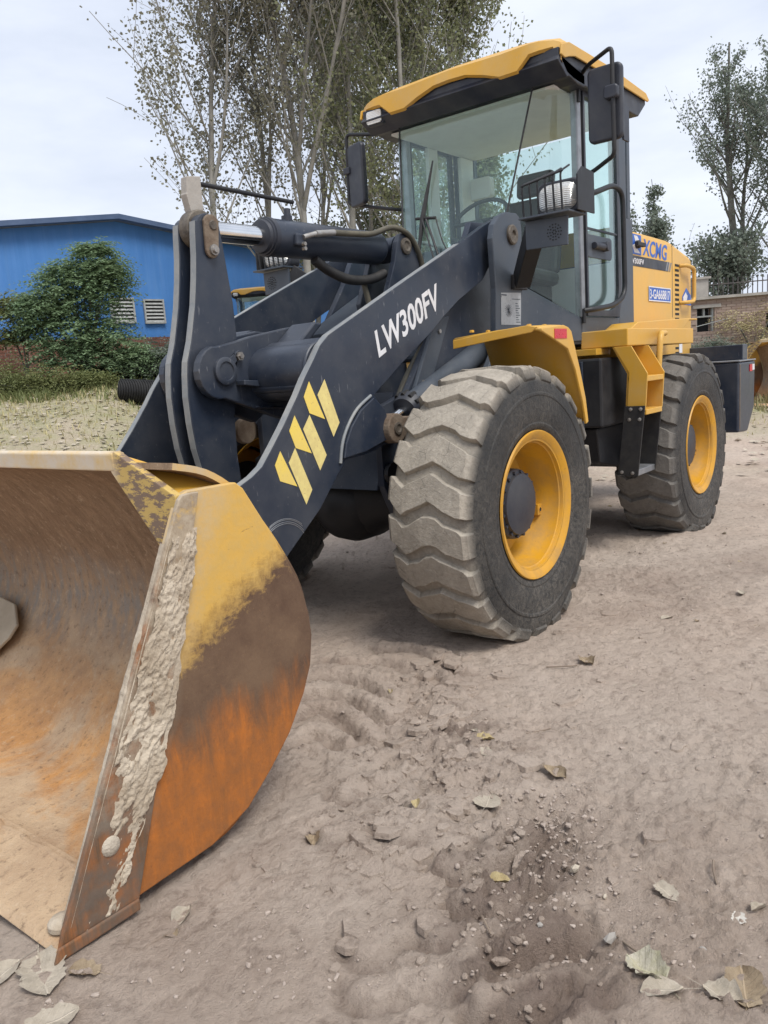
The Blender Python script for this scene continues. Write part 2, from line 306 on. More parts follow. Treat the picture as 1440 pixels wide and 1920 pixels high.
def groundmat():
    m, nt, b, out = newmat('dirt'); g = G(nt); v = g.coord()
    n0 = g.noise(v, .55, 5, .6); n1 = g.noise(v, 3.2, 10, .68); n2 = g.noise(v, 24, 10, .74); n3 = g.noise(v, 150, 4, .7)
    a = g.mix(g.ramp(n1, [(.33, 0), (.67, 1)]), (.475, .372, .300), (.640, .525, .432))
    a = g.mix(g.math('MULTIPLY', g.ramp(n0, [(.42, 0), (.62, 1)]), .65), a, (.64, .545, .46)); a = g.mix(g.math('MULTIPLY', g.ramp(g.noise(v, 1.1, 7, .65), [(.56, 0), (.68, 1)]), .22), a, (.30, .23, .185))
    a = g.mix(g.ramp(n2, [(.34, .65), (.50, 0)]), a, (.29, .222, .18))
    a = g.mix(g.ramp(n3, [(.62, 0), (.75, .55)]), a, (.60, .54, .48))
    a = g.mix(g.ramp(n3, [(.27, .5), (.38, 0)]), a, (.17, .13, .11))
    at = nt.nodes.new('ShaderNodeAttribute'); at.attribute_name = 'moist'
    a = g.mix(g.math('MULTIPLY', at.outputs['Fac'], .62), a, (.165, .115, .092))
    gr = nt.nodes.new('ShaderNodeAttribute'); gr.attribute_name = 'grass'
    gc = g.mix(g.ramp(n2, [(.35, 0), (.62, 1)]), (.30, .27, .17), (.46, .41, .30)); gc = g.mix(g.ramp(n1, [(.4, 0), (.65, 1)]), gc, (.26, .27, .12))
    a = g.mix(g.math('MULTIPLY', gr.outputs['Fac'], .85), a, gc)
    nt.links.new(a, b.inputs['Base Color']); b.inputs['Roughness'].default_value = .95; b.inputs['Specular IOR Level'].default_value = .2
    n5 = g.noise(v, 420, 3, .7); n6 = g.noise(v, 60, 8, .8, .5)
    a = g.mix(g.ramp(n5, [(.60, 0), (.75, .5)]), a, (.58, .52, .46)); a = g.mix(g.ramp(n5, [(.25, .5), (.40, 0)]), a, (.21, .165, .14))
    nt.links.new(a, b.inputs['Base Color'])
    h = g.math('ADD', g.math('MULTIPLY', n2, 1.0), g.math('MULTIPLY', n3, .28)); h = g.math('ADD', h, g.math('MULTIPLY', n6, .55)); h = g.math('ADD', h, g.math('MULTIPLY', n5, .10))
    nt.links.new(g.bump(h, 1.0, .026), b.inputs['Normal'])
groundmat()
def bluemat():
    m, nt, b, out = newmat('blue_sheet'); g = G(nt); v = g.coord()
    n = g.noise(v, .6, 6, .6); st = g.noise(g.coord(scale=(3, 3, .15)), 1.5, 5, .6)
    c = g.mix(g.ramp(n, [(.35, 0), (.7, 1)]), (.055, .190, .49), (.075, .23, .55))
    c = g.mix(g.math('MULTIPLY', g.ramp(st, [(.5, 0), (.75, 1)]), .35), c, (.14, .28, .54))
    nt.links.new(c, b.inputs['Base Color']); b.inputs['Roughness'].default_value = .5
bluemat()
def brickmat(name, a, b2):
    m, nt, b, out = newmat(name); g = G(nt); v = g.coord()
    c = g.mix(g.rnd(), a, b2); n = g.noise(v, 18, 6, .7)
    c = g.mix(g.ramp(n, [(.45, 0), (.75, .7)]), c, (.32, .27, .23))
    nt.links.new(c, b.inputs['Base Color']); b.inputs['Roughness'].default_value = .95
    nt.links.new(g.bump(n, .5, .01), b.inputs['Normal'])
brickmat('brick_red', (.20, .075, .05), (.30, .14, .10)); brickmat('brick_tan', (.30, .21, .17), (.40, .31, .26))
def M(n): return MATS[n]

# ------------------------------------------------------------------ mesh helpers
def ob(name, vf, mat, parent=None, smooth=None, bevel=0, seg=2, loc=None, rot=None):
    v, f = vf
    me = bpy.data.meshes.new(name); me.from_pydata([tuple(map(float, q)) for q in v], [], [tuple(q) for q in f]); me.validate(); me.update()
    bm = bmesh.new(); bm.from_mesh(me); bmesh.ops.recalc_face_normals(bm, faces=bm.faces); bm.to_mesh(me); bm.free()
    for mm in (mat if isinstance(mat, (list, tuple)) else [mat]): me.materials.append(M(mm))
    if smooth is not None:
        me.shade_smooth(); me.set_sharp_from_angle(angle=rad(smooth))
    o = bpy.data.objects.new(name, me); COL.objects.link(o)
    if bevel:
        md = o.modifiers.new('bevel', 'BEVEL'); md.width = bevel; md.segments = seg; md.limit_method = 'ANGLE'; md.angle_limit = rad(35)
    if parent: o.parent = parent
    if loc: o.location = loc
    if rot: o.rotation_euler = rot
    return o
def empty(name, loc=(0, 0, 0), rz=0, parent=None):
    o = bpy.data.objects.new(name, None); COL.objects.link(o); o.location = loc; o.rotation_euler = (0, 0, rz); o.empty_display_size = .2
    if parent: o.parent = parent
    return o
def tag(o, label, cat, group=None, kind=None):
    o['label'] = label; o['category'] = cat
    if group: o['group'] = group
    if kind: o['kind'] = kind
    return o
def prism(poly, a, b, axis='y'):
    n = len(poly); v = []
    for t in (a, b):
        for p, q in poly: v.append({'y': (p, t, q), 'x': (t, p, q), 'z': (p, q, t)}[axis])
    f = [tuple(range(n)), tuple(range(2 * n - 1, n - 1, -1))] + [(i, (i + 1) % n, n + (i + 1) % n, n + i) for i in range(n)]
    return v, f
def box(x0, x1, y0, y1, z0, z1):
    return prism([(x0, z0), (x1, z0), (x1, z1), (x0, z1)], y0, y1)
def join(*parts):
    V, Fc = [], []
    for v, f in parts:
        k = len(V); V += list(v); Fc += [tuple(i + k for i in q) for q in f]
    return V, Fc
def flip(vf):
    return [(x, -y, z) for x, y, z in vf[0]], [tuple(reversed(q)) for q in vf[1]]
def frame(d):
    d = Vector(d).normalized(); a = Vector((0, 0, 1)) if abs(d.z) < .9 else Vector((1, 0, 0))
    u = d.cross(a).normalized(); return u, d.cross(u)
def lathe(p0, p1, prof, n=32, cap=True):
    """prof: list of (t along p0->p1 in metres, radius)"""
    p0 = Vector(p0); d = (Vector(p1) - p0).normalized(); u, w = frame(d); V = []; Fc = []
    for t, r in prof:
        for k in range(n):
            a = 2 * math.pi * k / n; V.append(tuple(p0 + d * t + (u * math.cos(a) + w * math.sin(a)) * r))
    m = len(prof)
    for i in range(m - 1):
        for k in range(n): Fc.append((i * n + k, i * n + (k + 1) % n, (i + 1) * n + (k + 1) % n, (i + 1) * n + k))
    if cap: Fc.append(tuple(range(n - 1, -1, -1))); Fc.append(tuple(range((m - 1) * n, m * n)))
    return V, Fc
def cyl(p0, p1, r, n=24, ch=0):
    L = (Vector(p1) - Vector(p0)).length
    pr = [(0, r), (L, r)] if not ch else [(0, r - ch), (ch, r), (L - ch, r), (L, r - ch)]
    return lathe(p0, p1, pr, n)
def smooth_path(pts, sub=6):
    P = [Vector(p) for p in pts]; out = []
    for i in range(len(P) - 1):
        a = P[max(i - 1, 0)]; b = P[i]; c = P[i + 1]; d = P[min(i + 2, len(P) - 1)]
        for k in range(sub):
            t = k / sub
            out.append(.5 * ((2 * b) + (c - a) * t + (2 * a - 5 * b + 4 * c - d) * t * t + (3 * b - a - 3 * c + d) * t ** 3))
    out.append(P[-1]); return out
def round_path(pts, r=.05, sub=5):
    P = [Vector(p) for p in pts]; out = [P[0]]
    for i in range(1, len(P) - 1):
        a = (P[i - 1] - P[i]); b = (P[i + 1] - P[i]); ra = min(r, a.length * .45); rb = min(r, b.length * .45)
        s = P[i] + a.normalized() * ra; e = P[i] + b.normalized() * rb
        for k in range(sub + 1):
            t = k / sub; out.append(s * (1 - t) ** 2 + P[i] * 2 * t * (1 - t) + e * t * t)
    out.append(P[-1]); return out
def tube(path, r, n=10, cap=True):
    P = [Vector(p) for p in path]; V = []; Fc = []; u = None
    for i, p in enumerate(P):
        d = (P[min(i + 1, len(P) - 1)] - P[max(i - 1, 0)]).normalized()
        if u is None: u, w = frame(d)
        else:
            u = (u - d * u.dot(d)).normalized(); w = d.cross(u)
        rr = r[i] if isinstance(r, (list, tuple)) else r
        for k in range(n):
            a = 2 * math.pi * k / n; V.append(tuple(p + (u * math.cos(a) + w * math.sin(a)) * rr))
    for i in range(len(P) - 1):
        for k in range(n): Fc.append((i * n + k, i * n + (k + 1) % n, (i + 1) * n + (k + 1) % n, (i + 1) * n + k))
    if cap: Fc.append(tuple(range(n - 1, -1, -1))); Fc.append(tuple(range((len(P) - 1) * n, len(P) * n)))
    return V, Fc
def arc(cx, cz, r, a0, a1, n=10):
    return [(cx + r * math.cos(rad(a0 + (a1 - a0) * k / n)), cz + r * math.sin(rad(a0 + (a1 - a0) * k / n))) for k in range(n + 1)]
def rrect(x0, x1, z0, z1, r, n=5):
    return arc(x1 - r, z1 - r, r, 0, 90, n) + arc(x0 + r, z1 - r, r, 90, 180, n) + arc(x0 + r, z0 + r, r, 180, 270, n) + arc(x1 - r, z0 + r, r, 270, 360, n)
def bar_between(p0, p1, w, h, upv=(0, 0, 1)):
    p0 = Vector(p0); p1 = Vector(p1); d = (p1 - p0).normalized(); s = d.cross(Vector(upv)).normalized(); u = s.cross(d)
    V = [tuple(p + s * a * w / 2 + u * b * h / 2) for p in (p0, p1) for a, b in ((-1, -1), (1, -1), (1, 1), (-1, 1))]
    return V, [(3, 2, 1, 0), (4, 5, 6, 7), (0, 1, 5, 4), (1, 2, 6, 5), (2, 3, 7, 6), (3, 0, 4, 7)]
def text_mesh(body, size, bold=.0, extrude=.0008, xs=1.0):
    cu_ = bpy.data.curves.new('txt', 'FONT'); cu_.body = body; cu_.size = size; cu_.offset = bold; cu_.extrude = extrude; cu_.resolution_u = 3
    o = bpy.data.objects.new('txt', cu_); COL.objects.link(o)
    dg = bpy.context.evaluated_depsgraph_get(); me = bpy.data.meshes.new_from_object(o.evaluated_get(dg))
    v = [(q.co.x * xs, q.co.y, q.co.z) for q in me.vertices]; f = [tuple(p.vertices) for p in me.polygons]
    bpy.data.objects.remove(o); bpy.data.curves.remove(cu_); bpy.data.meshes.remove(me)
    return v, f
def side_text(body, x0, z0, x1, z1, height, y, bold=.01, shear=0):
    """lettering on a left-facing plate (plane y), reading from (x0,z0) towards (x1,z1)"""
    v, f = text_mesh(body, 1.0, bold); w = max(q[0] for q in v); hh = max(q[1] for q in v)
    dx, dz = x1 - x0, z1 - z0; L = math.hypot(dx, dz); ux, uz = dx / L, dz / L; px, pz = (-uz, ux) if ux * 1 > 0 else (uz, -ux)
    if pz < 0: px, pz = -px, -pz
    o = [(x0 + ux * q[0] / w * L + px * (q[1] / hh * height) + shear * q[1] / hh * ux, y + q[2] * .8, z0 + uz * q[0] / w * L + pz * (q[1] / hh * height) + shear * q[1] / hh * uz) for q in v]
    return o, f

# ================================================================== GROUND
def vhash(ix, iy, s):
    h = (ix * 374761393 + iy * 668265263 + s * 1442695041) & 0xffffffff
    h = ((h ^ (h >> 13)) * 1274126177) & 0xffffffff
    return ((h ^ (h >> 16)) & 0xffff) / 65535.0
def vnoise(x, y, s=0):
    ix = np.floor(x).astype(np.int64); iy = np.floor(y).astype(np.int64); fx = x - ix; fy = y - iy
    fx = fx * fx * (3 - 2 * fx); fy = fy * fy * (3 - 2 * fy)
    a = vhash(ix, iy, s); b = vhash(ix + 1, iy, s); c = vhash(ix, iy + 1, s); d = vhash(ix + 1, iy + 1, s)
    return (a * (1 - fx) + b * fx) * (1 - fy) + (c * (1 - fx) + d * fx) * fy - .5
def fbm(x, y, o=5, s=0, g=.5):
    t = 0; a = 1.0
    for k in range(o):
        t = t + a * vnoise(x * 2 ** k + 17.3 * k, y * 2 ** k - 9.1 * k, s + k); a *= g
    return t
def track(x, y, x0, y0, x1, y1, hw, pitch, seed, curve=0.0, fade=.25):
    """height of a tyre track: pressed band with curved lug ridges left standing"""
    L = math.hypot(x1 - x0, y1 - y0); ux, uy = (x1 - x0) / L, (y1 - y0) / L
    s = (x - x0) * ux + (y - y0) * uy; t = -(x - x0) * uy + (y - y0) * ux
    t = t - curve * np.sin(np.clip(s / L, 0, 1) * math.pi)
    w = fbm(x * 3.1, y * 3.1, 3, seed)
    tt = t / hw
    along = np.clip(s / fade, 0, 1) * np.clip((L - s) / fade, 0, 1)
    band = np.clip(1.25 - np.abs(tt) * 1.15, 0, 1); band = band * band * (3 - 2 * band) * along
    ph = (s + .10 * np.abs(tt) ** 1.3 * np.sign(tt) + .035 * np.cos(tt * 3.0) + w * .05) / pitch
    lug = .5 + .5 * np.cos(ph * 2 * math.pi) + .35 * fbm(x * 21, y * 21, 3, seed + 3); lug = np.clip((lug - .42) * 3.6, 0, 1)
    brk = np.clip(.75 + fbm(x * 2.2, y * 2.2, 3, seed + 5) * 1.6, 0, 1)
    return band * (-.012 + .026 * lug * brk), band * (1 - .75 * lug * brk)
def build_ground():
    def axis(lo, hi, fine0, fine1, st, grow):
        a = list(np.arange(fine0, fine1, st)); q = st; x = fine1
        while x < hi: a.append(x); q *= grow; x += q
        a.append(hi); q = st; x = fine0 - st
        while x > lo: a.insert(0, x); q *= grow; x -= q
        a.insert(0, lo); return np.array(a)
    la = axis(-900, 900, -1.7, 1.45, .0085, 1.0175); de = axis(-900, 900, 1.25, 4.0, .0085, 1.0175)
    A, D = np.meshgrid(la, de)
    X = 3.3929 + F2[0] * D + R2[0] * A; Y = 2.89 + F2[1] * D + R2[1] * A
    t = np.clip((D - 8.5) / 11.0, 0, 1); base = .72 * t * t * (3 - 2 * t)
    q_ = np.clip((D - 8.5) / 9.0, 0, 1); w_ = np.clip((-3.1 - A) / 2.6, 0, 1)
    base = base + .80 * q_ * q_ * (3 - 2 * q_) * w_ * w_ * (3 - 2 * w_)
    near = np.clip(1.4 - np.hypot(X - 1.2, Y - 1.6) / 9, 0, 1)
    h = fbm(X * .7, Y * .7, 3, 3) * .05
    t1, b1 = track(X, Y, .95, 1.18, 2.45, 2.42, .25, .185, 5, .05)
    t2, b2 = track(X, Y, .55, .95, 2.10, 1.62, .21, .175, 9, .04)
    t3, b3 = track(X, Y, 2.2, 2.9, -4.0, 1.9, .2, .18, 15, .1)
    crumb = np.clip(1 - np.hypot((X - 1.66) / .34, (Y - 1.98) / .17), 0, 1)
    trod = np.clip(np.maximum(b1, b2 * .8) + crumb * 1.2, 0, 1)
    rough = np.clip(.16 + fbm(X * .8 + 4, Y * .8, 3, 11) * .55 + trod * .55, .07, 1)
    h += fbm(X * 2.6, Y * 2.6, 4, 21) * .026 * (.5 + rough) + fbm(X * 13, Y * 13, 4, 31, .62) * .016 * rough
    # packed flakes: plates standing a few millimetres above their broken edges
    pl = fbm(X * 3.4 + fbm(X * 9, Y * 9, 2, 45) * .25, Y * 3.4, 5, 41, .55)
    step = lambda q, w: np.clip(q / w, 0, 1)
    plates = step(pl - .10, .025) + step(pl + .13, .03) + step(pl - .30, .03)
    h += plates * .009 * (.5 + rough)
    cl = fbm(X * 31, Y * 31, 3, 61, .65); h += np.clip(cl - .16, 0, 1) * .075 * rough; h += np.clip(fbm(X * 55, Y * 55, 2, 63) - .12, 0, 1) * .02 * (.35 + rough)
    h += t1 * .6 + t2 * .5 + t3 * .5 + fbm(X * 8, Y * 8, 5, 151, .68) * .014 * (.3 + rough)
    ARCS = [([(1.829, 1.785), (1.768, 1.839), (1.644, 1.867), (1.536, 1.910)], .024), ([(1.915, 1.904), (1.892, 1.959), (1.799, 1.991), (1.705, 2.010)], .026),
            ([(2.172, 1.780), (2.092, 1.806), (2.044, 1.857), (2.053, 1.901)], .017), ([(2.280, 1.868), (2.230, 1.902), (2.186, 1.956)], .016), ([(2.180, 2.100), (2.126, 2.157), (2.024, 2.205)], .024),
            ([(1.173, .610), (1.069, .683), (1.069, .859), (1.140, 1.052)], .020), ([(1.332, .704), (1.216, .756), (1.223, .932), (1.317, 1.113)], .020), ([(1.029, .505), (.917, .611), (.912, .791), (.987, .977)], .020),
            ([(1.513, .855), (1.382, .880), (1.390, 1.047)], .018), ([(.794, .505), (.701, .685), (.714, .904), (.785, 1.118)], .018), ([(.552, .569), (.519, .797), (.653, 1.115)], .015),
            ([(1.682, 1.274), (1.563, 1.310), (1.551, 1.431)], .014), ([(1.881, 1.405), (1.781, 1.464), (1.776, 1.578)], .014), ([(2.001, 2.063), (1.936, 2.083), (1.887, 2.127)], .022)]
    rut = np.zeros_like(h); sel = (D > .8) & (D < 4.6) & (np.abs(A) < 2.6); xs, ys = X[sel], Y[sel]; acc = np.zeros_like(xs); mo = np.zeros_like(xs)
    wob = fbm(xs * 7, ys * 7, 3, 131) * .022; wob2 = fbm(xs * 24, ys * 24, 3, 137)
    for pts, hh in ARCS:
        pp_ = smooth_path([(x_, y_, 0) for x_, y_ in pts], 5); dm = np.full_like(xs, 9.0); sgn = np.zeros_like(xs)
        for a_, b_ in zip(pp_[:-1], pp_[1:]):
            ex, ey = b_.x - a_.x, b_.y - a_.y; L2_ = ex * ex + ey * ey; t_ = np.clip(((xs - a_.x) * ex + (ys - a_.y) * ey) / L2_, 0, 1)
            dx_, dy_ = xs - a_.x - ex * t_, ys - a_.y - ey * t_; q_ = np.hypot(dx_, dy_); m_ = q_ < dm
            dm = np.where(m_, q_, dm); sgn = np.where(m_, dx_ * 1.0, sgn)
        dm = dm + wob
        ridge = np.clip(1.25 - (dm / .034) ** 2, 0, 1); groove = np.exp(-((dm - .058) / .020) ** 2) * np.clip(.5 + sgn * 14, .25, 1)
        acc += hh * (ridge ** .7) * (1 + .45 * wob2) - hh * .95 * groove * (1 + .8 * wob2); mo = np.maximum(mo, groove * (.8 + .8 * wob2))
    h[sel] += acc; rut[sel] = np.clip(mo, 0, 1)
    h += crumb * np.clip(fbm(X * 17, Y * 17, 4, 71, .65), -.2, 1) * .07
    h *= near ** .5
    # keep the dirt from poking through what stands on it
    def flatten(cx, cy, rx, ry, lvl):
        nonlocal h
        q = np.hypot((X - cx) / rx, (Y - cy) / ry); k = np.clip(1.6 - q, 0, 1)
        h = h * (1 - k) + np.minimum(h, lvl) * k
    for wx in (0, -2.6):
        for wy in (.926, -.926): flatten(wx, wy, .24, .26, -.001)
    flatten(2.25, 0, .55, 1.35, -.004)
    Z = base + h
    n, mm = A.shape
    V = np.stack([X, Y, Z], -1).reshape(-1, 3)
    idx = np.arange(n * mm).reshape(n, mm)
    Fq = np.stack([idx[:-1, :-1], idx[:-1, 1:], idx[1:, 1:], idx[1:, :-1]], -1).reshape(-1, 4)
    me = bpy.data.meshes.new('ground'); me.vertices.add(len(V)); me.vertices.foreach_set('co', V.ravel())
    me.loops.add(Fq.size); me.loops.foreach_set('vertex_index', Fq.ravel().astype(np.int32))
    me.polygons.add(len(Fq)); me.polygons.foreach_set('loop_start', np.arange(0, Fq.size, 4, dtype=np.int32)); me.polygons.foreach_set('loop_total', np.full(len(Fq), 4, dtype=np.int32))
    me.update(calc_edges=True); me.validate()
    moist = np.clip(rut * .8 + crumb * .15 + np.clip((X - 1.55) / .5, 0, 1) * b1 * .5 + b1 * .85 * np.clip(.75 + fbm(X * 2, Y * 2, 4, 81) * 2.2, 0, 1) + b2 * .2 + crumb * .5 + np.clip(fbm(X * 1.1, Y * 1.1, 4, 91) - .15, 0, 1) * 1.2, 0, 1) * near
    gr = np.clip((D - 9.0) / 5 + fbm(X * .9, Y * .9, 3, 95) * .6, 0, 1)
    for nm, arr in (('moist', moist), ('grass', gr)):
        at = me.attributes.new(nm, 'FLOAT', 'POINT'); at.data.foreach_set('value', arr.ravel().astype(np.float32))
    me.materials.append(M('dirt')); me.shade_smooth()
    o = bpy.data.objects.new('ground', me); COL.objects.link(o); o['kind'] = 'structure'
    return la, de, Z
GLA, GDE, GZ = build_ground()
def gz(x, y):
    """ground height at a point (nearest grid vertex)"""
    dx, dy = x - 3.3929, y - 2.89; a = dx * R2[0] + dy * R2[1]; d = dx * F2[0] + dy * F2[1]
    return float(GZ[min(max(np.searchsorted(GDE, d), 0), len(GDE) - 1), min(max(np.searchsorted(GLA, a), 0), len(GLA) - 1)])

# ================================================================== WHEEL LOADER
LD = empty('wheel_loader'); tag(LD, 'large yellow and charcoal wheel loader with rusty bucket resting on the dirt', 'wheel loader', 'wheel loaders in the yard')
def P(name, vf, mat, parent=LD, **k): return ob(name, vf, mat, parent, **k)
def both(name, vf, mat, parent=LD, **k):
    return P(name, vf, mat, parent, **k), P(name, flip(vf), mat, parent, **k)

# ---- bucket
BK = empty('bucket', parent=LD)
# back sheet profile (x, z): lip -> floor -> heel -> back -> top
BPRO = [(2.44, .030), (2.14, .034), (2.02, .065), (1.90, .16), (1.80, .26), (1.735, .345), (1.69, .45), (1.68, .54), (1.70, .66), (1.755, .77), (1.83, .885), (1.915, .99), (2.01, 1.055), (2.115, 1.085)]
def sheet(pro, y0, y1, th, ny=40, jit=0):
    P2 = [Vector((x, 0, z)) for x, z in pro]; V = []; Fc = []; n = len(P2); Q = []
    for i, p in enumerate(P2):
        d = (P2[min(i + 1, n - 1)] - P2[max(i - 1, 0)]).normalized(); nn = Vector((-d.z, 0, d.x)); Q.append(p + nn * -th)
    for k in range(ny + 1):
        y = y0 + (y1 - y0) * k / ny
        for p in P2: V.append((p.x, y, p.z))
        for p in Q: V.append((p.x, y, p.z))
    m = 2 * n
    for k in range(ny):
        for i in range(n - 1):
            Fc.append((k * m + i, k * m + i + 1, (k + 1) * m + i + 1, (k + 1) * m + i)); Fc.append((k * m + n + i, (k + 1) * m + n + i, (k + 1) * m + n + i + 1, k * m + n + i + 1))
        for i in (0, n - 1): Fc.append((k * m + i, (k + 1) * m + i, (k + 1) * m + n + i, k * m + n + i))
    for k in (0, ny):
        for i in range(n - 1): Fc.append((k * m + i, k * m + n + i, k * m + n + i + 1, k * m + i + 1))
    return V, Fc
pro_s = [(v.x, v.z) for v in smooth_path([(x, 0, z) for x, z in BPRO], 4)]
shell = P('shell', sheet(pro_s, -1.176, 1.176, -.018, 4), ['bucket_inside', 'bucket_side'], BK, smooth=40)
for pl in shell.data.polygons:      # inside faces carry dirt, the back is painted
    c = pl.center; nrm = pl.normal
    pl.material_index = 0 if (nrm.x * (2.3 - c.x) + nrm.z * (.62 - c.z)) > 0 else 1
P('cutting_edge', prism([(2.612, .006), (2.62, .012), (2.60, .026), (2.43, .046), (2.40, .046), (2.40, .006)], -1.205, 1.205), 'bucket_inside', BK, bevel=.003)
P('weld_bead', tube([(2.425 + .004 * math.sin(k * 1.7), -1.17 + 2.34 * k / 60, .040 + .003 * math.sin(k * 2.9)) for k in range(61)], .011, 6), 'bucket_inside', BK, smooth=60)
SIDE = [(2.60, .014), (2.12, 1.018), (2.09, 1.028), (1.925, 1.025), (1.90, 1.005), (1.824, .883), (1.714, .686), (1.682, .58), (1.677, .503), (1.695, .41), (1.735, .33), (1.81, .23), (1.897, .152), (2.0, .075), (2.141, .031)]
both('side_plate', prism(SIDE, 1.176, 1.2), 'bucket_side', BK, bevel=.004)
CUT = [(2.62, .004), (2.60, .06), (2.285, .70), (2.135, 1.010), (2.12, 1.022), (2.068, 1.022), (2.165, .70), (2.40, .012)]
both('side_cutter', prism(CUT, 1.2015, 1.216), 'bucket_cutter', BK, bevel=.003)
both('wear_block', prism([(2.635, .004), (2.40, .004), (2.40, .034), (2.62, .038)], 1.2175, 1.226), 'bucket_cutter', BK, bevel=.004)
both('corner_bolt', lathe((2.565, 1.150, .035), (2.565, 1.150, .09), [(0, .035), (.012, .035), (.02, .028), (.024, .01)], 20), 'mud', BK, smooth=40)
P('rim_bar', prism([(2.112, 1.077), (2.135, 1.080), (2.138, 1.128), (2.128, 1.136), (2.095, 1.128)], -.945, .945), 'bucket_rim', BK, bevel=.004)
both('corner_plate', prism([(.946, 1.136), (1.20, 1.020), (1.20, .815), (1.165, .80), (1.095, .896), (.925, 1.077)], 2.110, 2.134, 'x'), 'bucket_rim', BK, bevel=.003)
# sloping painted top behind the corner plate
both('top_plate', ([(2.11, .55, 1.124), (2.11, .945, 1.124), (2.11, 1.175, 1.015), (1.92, 1.175, 1.006), (1.90, 1.02, 1.01), (1.90, .55, 1.04)], [(0, 1, 2, 3, 4, 5)]), 'yellow', BK)
# bucket ears behind
for y in (.42, .56, -.42, -.56): P('hinge_ear', prism([(1.655, .62), (1.655, .50), (1.70, .34), (1.64, .24), (1.60, .24)] + arc(1.52, .40, .10, 250, 110, 6) + [(1.60, .62)], y - .018, y + .018), 'charcoal', BK, bevel=.003)
for y in (.07, -.07): P('link_ear', prism([(1.76, .90), (1.675, .76), (1.645, .60), (1.58, .64)] + arc(1.50, .74, .09, 240, 70, 6), y - .02, y + .02), 'charcoal', BK, bevel=.003)

def mud_crust():
    # caked mud on the mouth strip of the left side, thick and ragged
    nu, nv = 280, 52; V = []; Fc = []
    u = np.linspace(0, 1, nu)[:, None] * np.ones((1, nv)); v = np.ones((nu, 1)) * np.linspace(0, 1, nv)[None]
    z = .93 - u * .90; xe = 2.12 + (1.018 - z) / (1.018 - .014) * .48
    wid = np.interp(u[:, 0], [0, .1, .3, .5, .68, .8, 1], [.075, .10, .125, .155, .165, .14, .13])[:, None]
    x = xe - .002 - v * wid - .015 * fbm(u * 20, v * 4, 3, 231)
    n = fbm(u * 12, v * 3.2, 5, 201, .70); n2 = fbm(u * 60, v * 13, 5, 211, .72)
    start = np.interp(u[:, 0], [0, .42, .60, .75, 1], [-.2, -.1, .16, .34, .40])[:, None]
    edge = np.minimum((v - start) / .14, (1 - v) / .42)
    gap = np.abs(v - (.56 - .06 * u)) * 10 - .25 + fbm(u * 12, v * 3, 3, 221) * 1.4 + np.interp(u[:, 0], [0, .35, .5, 1], [2.5, 1.2, 0, 0])[:, None]
    fadeb = np.interp(u[:, 0], [0, .03, .10, .25, .5, .66, .8, .93, 1], [-.7, -.25, -.02, .12, .20, .12, -.06, -.24, -.6])[:, None]
    th = np.minimum(edge, np.minimum(gap * .6, 1.0)) * .62 + n * 2.1 - .08 + fadeb - np.clip(.10 - u, 0, 1) * (4 + 16 * np.abs(fbm(v * 5, u * 3, 3, 241)))
    t = np.clip(th, -.3, .75) * .0070 + np.where(th > 0, n2 * .0052 * np.clip(th * 3, .2, 1), 0)
    y = 1.217 + np.maximum(t, -.012)
    for i in range(nu):
        for j in range(nv): V.append((x[i, j], y[i, j], z[i, j]))
    for i in range(nu - 1):
        for j in range(nv - 1): Fc.append((i * nv + j, i * nv + j + 1, (i + 1) * nv + j + 1, (i + 1) * nv + j))
    o = P('caked_mud', (V, Fc), 'mud', BK); o.data.shade_smooth()
    return o
mud_crust()
def mud_ridge():
    # dirt packed along the front edge of the mouth
    nu, nv = 160, 9; V = []; Fc = []
    for i in range(nu):
        u = i / (nu - 1); z = .90 - u * .84; xe = 2.12 + (1.018 - z) / 1.004 * .48
        k = .6 + float(fbm(np.array([u * 12]), np.array([.3]), 4, 301)[0]) * 1.1; k = max(.05, min(1.2, k)) * (1 if u < .5 else max(.1, 1 - (u - .5) * 1.9))
        for j in range(nv):
            a = math.pi * j / (nv - 1); jit = 1 + .5 * float(vnoise(np.array([u * 60]), np.array([j * 1.7]), 310)[0])
            V.append((xe + .002 + .012 * k * math.sin(a) * jit, 1.196 + .021 * math.cos(a) * (1 if math.cos(a) > 0 else .9), z + .004 * jit))
    for i in range(nu - 1):
        for j in range(nv - 1): Fc.append((i * nv + j, i * nv + j + 1, (i + 1) * nv + j + 1, (i + 1) * nv + j))
    o = P('caked_mud', (V, Fc), 'mud', BK); o.data.shade_smooth()
mud_ridge()
P('mud_splat', lathe((2.452, 1.216, .205), (2.452, 1.222, .205), [(0, .026), (.003, .024), (.005, .012)], 14), 'pale_leaf', BK, smooth=60)

# ---- boom
BM = empty('boom', parent=LD)
TOP = [(-.36, 1.95), (.132, 1.742), (.573, 1.551), (.74, 1.479), (.80, 1.435), (.842, 1.383), (.915, 1.299), (.966, 1.23), (1.059, 1.118), (1.135, 1.034), (1.203, .962), (1.262, .928), (1.36, .89), (1.46, .78), (1.56, .55)]
LOW = [(1.44, .30), (1.125, .561), (.885, .734), (.760, .86), (.69, .925), (.56, .93), (.46, .945), (.37, .965), (.335, 1.03), (.36, 1.10), (.455, 1.20), (.226, 1.336), (-.05, 1.488), (-.159, 1.559), (-.328, 1.656), (-.589, 1.774), (-.72, 1.90)]
BOOM = arc(-.79, 2.02, .105, 235, 75, 8) + [(-.62, 2.065)] + TOP + arc(1.50, .40, .115, 30, -120, 8) + LOW
both('arm', prism(BOOM, .503, .54), 'charcoal', BM, bevel=.005)
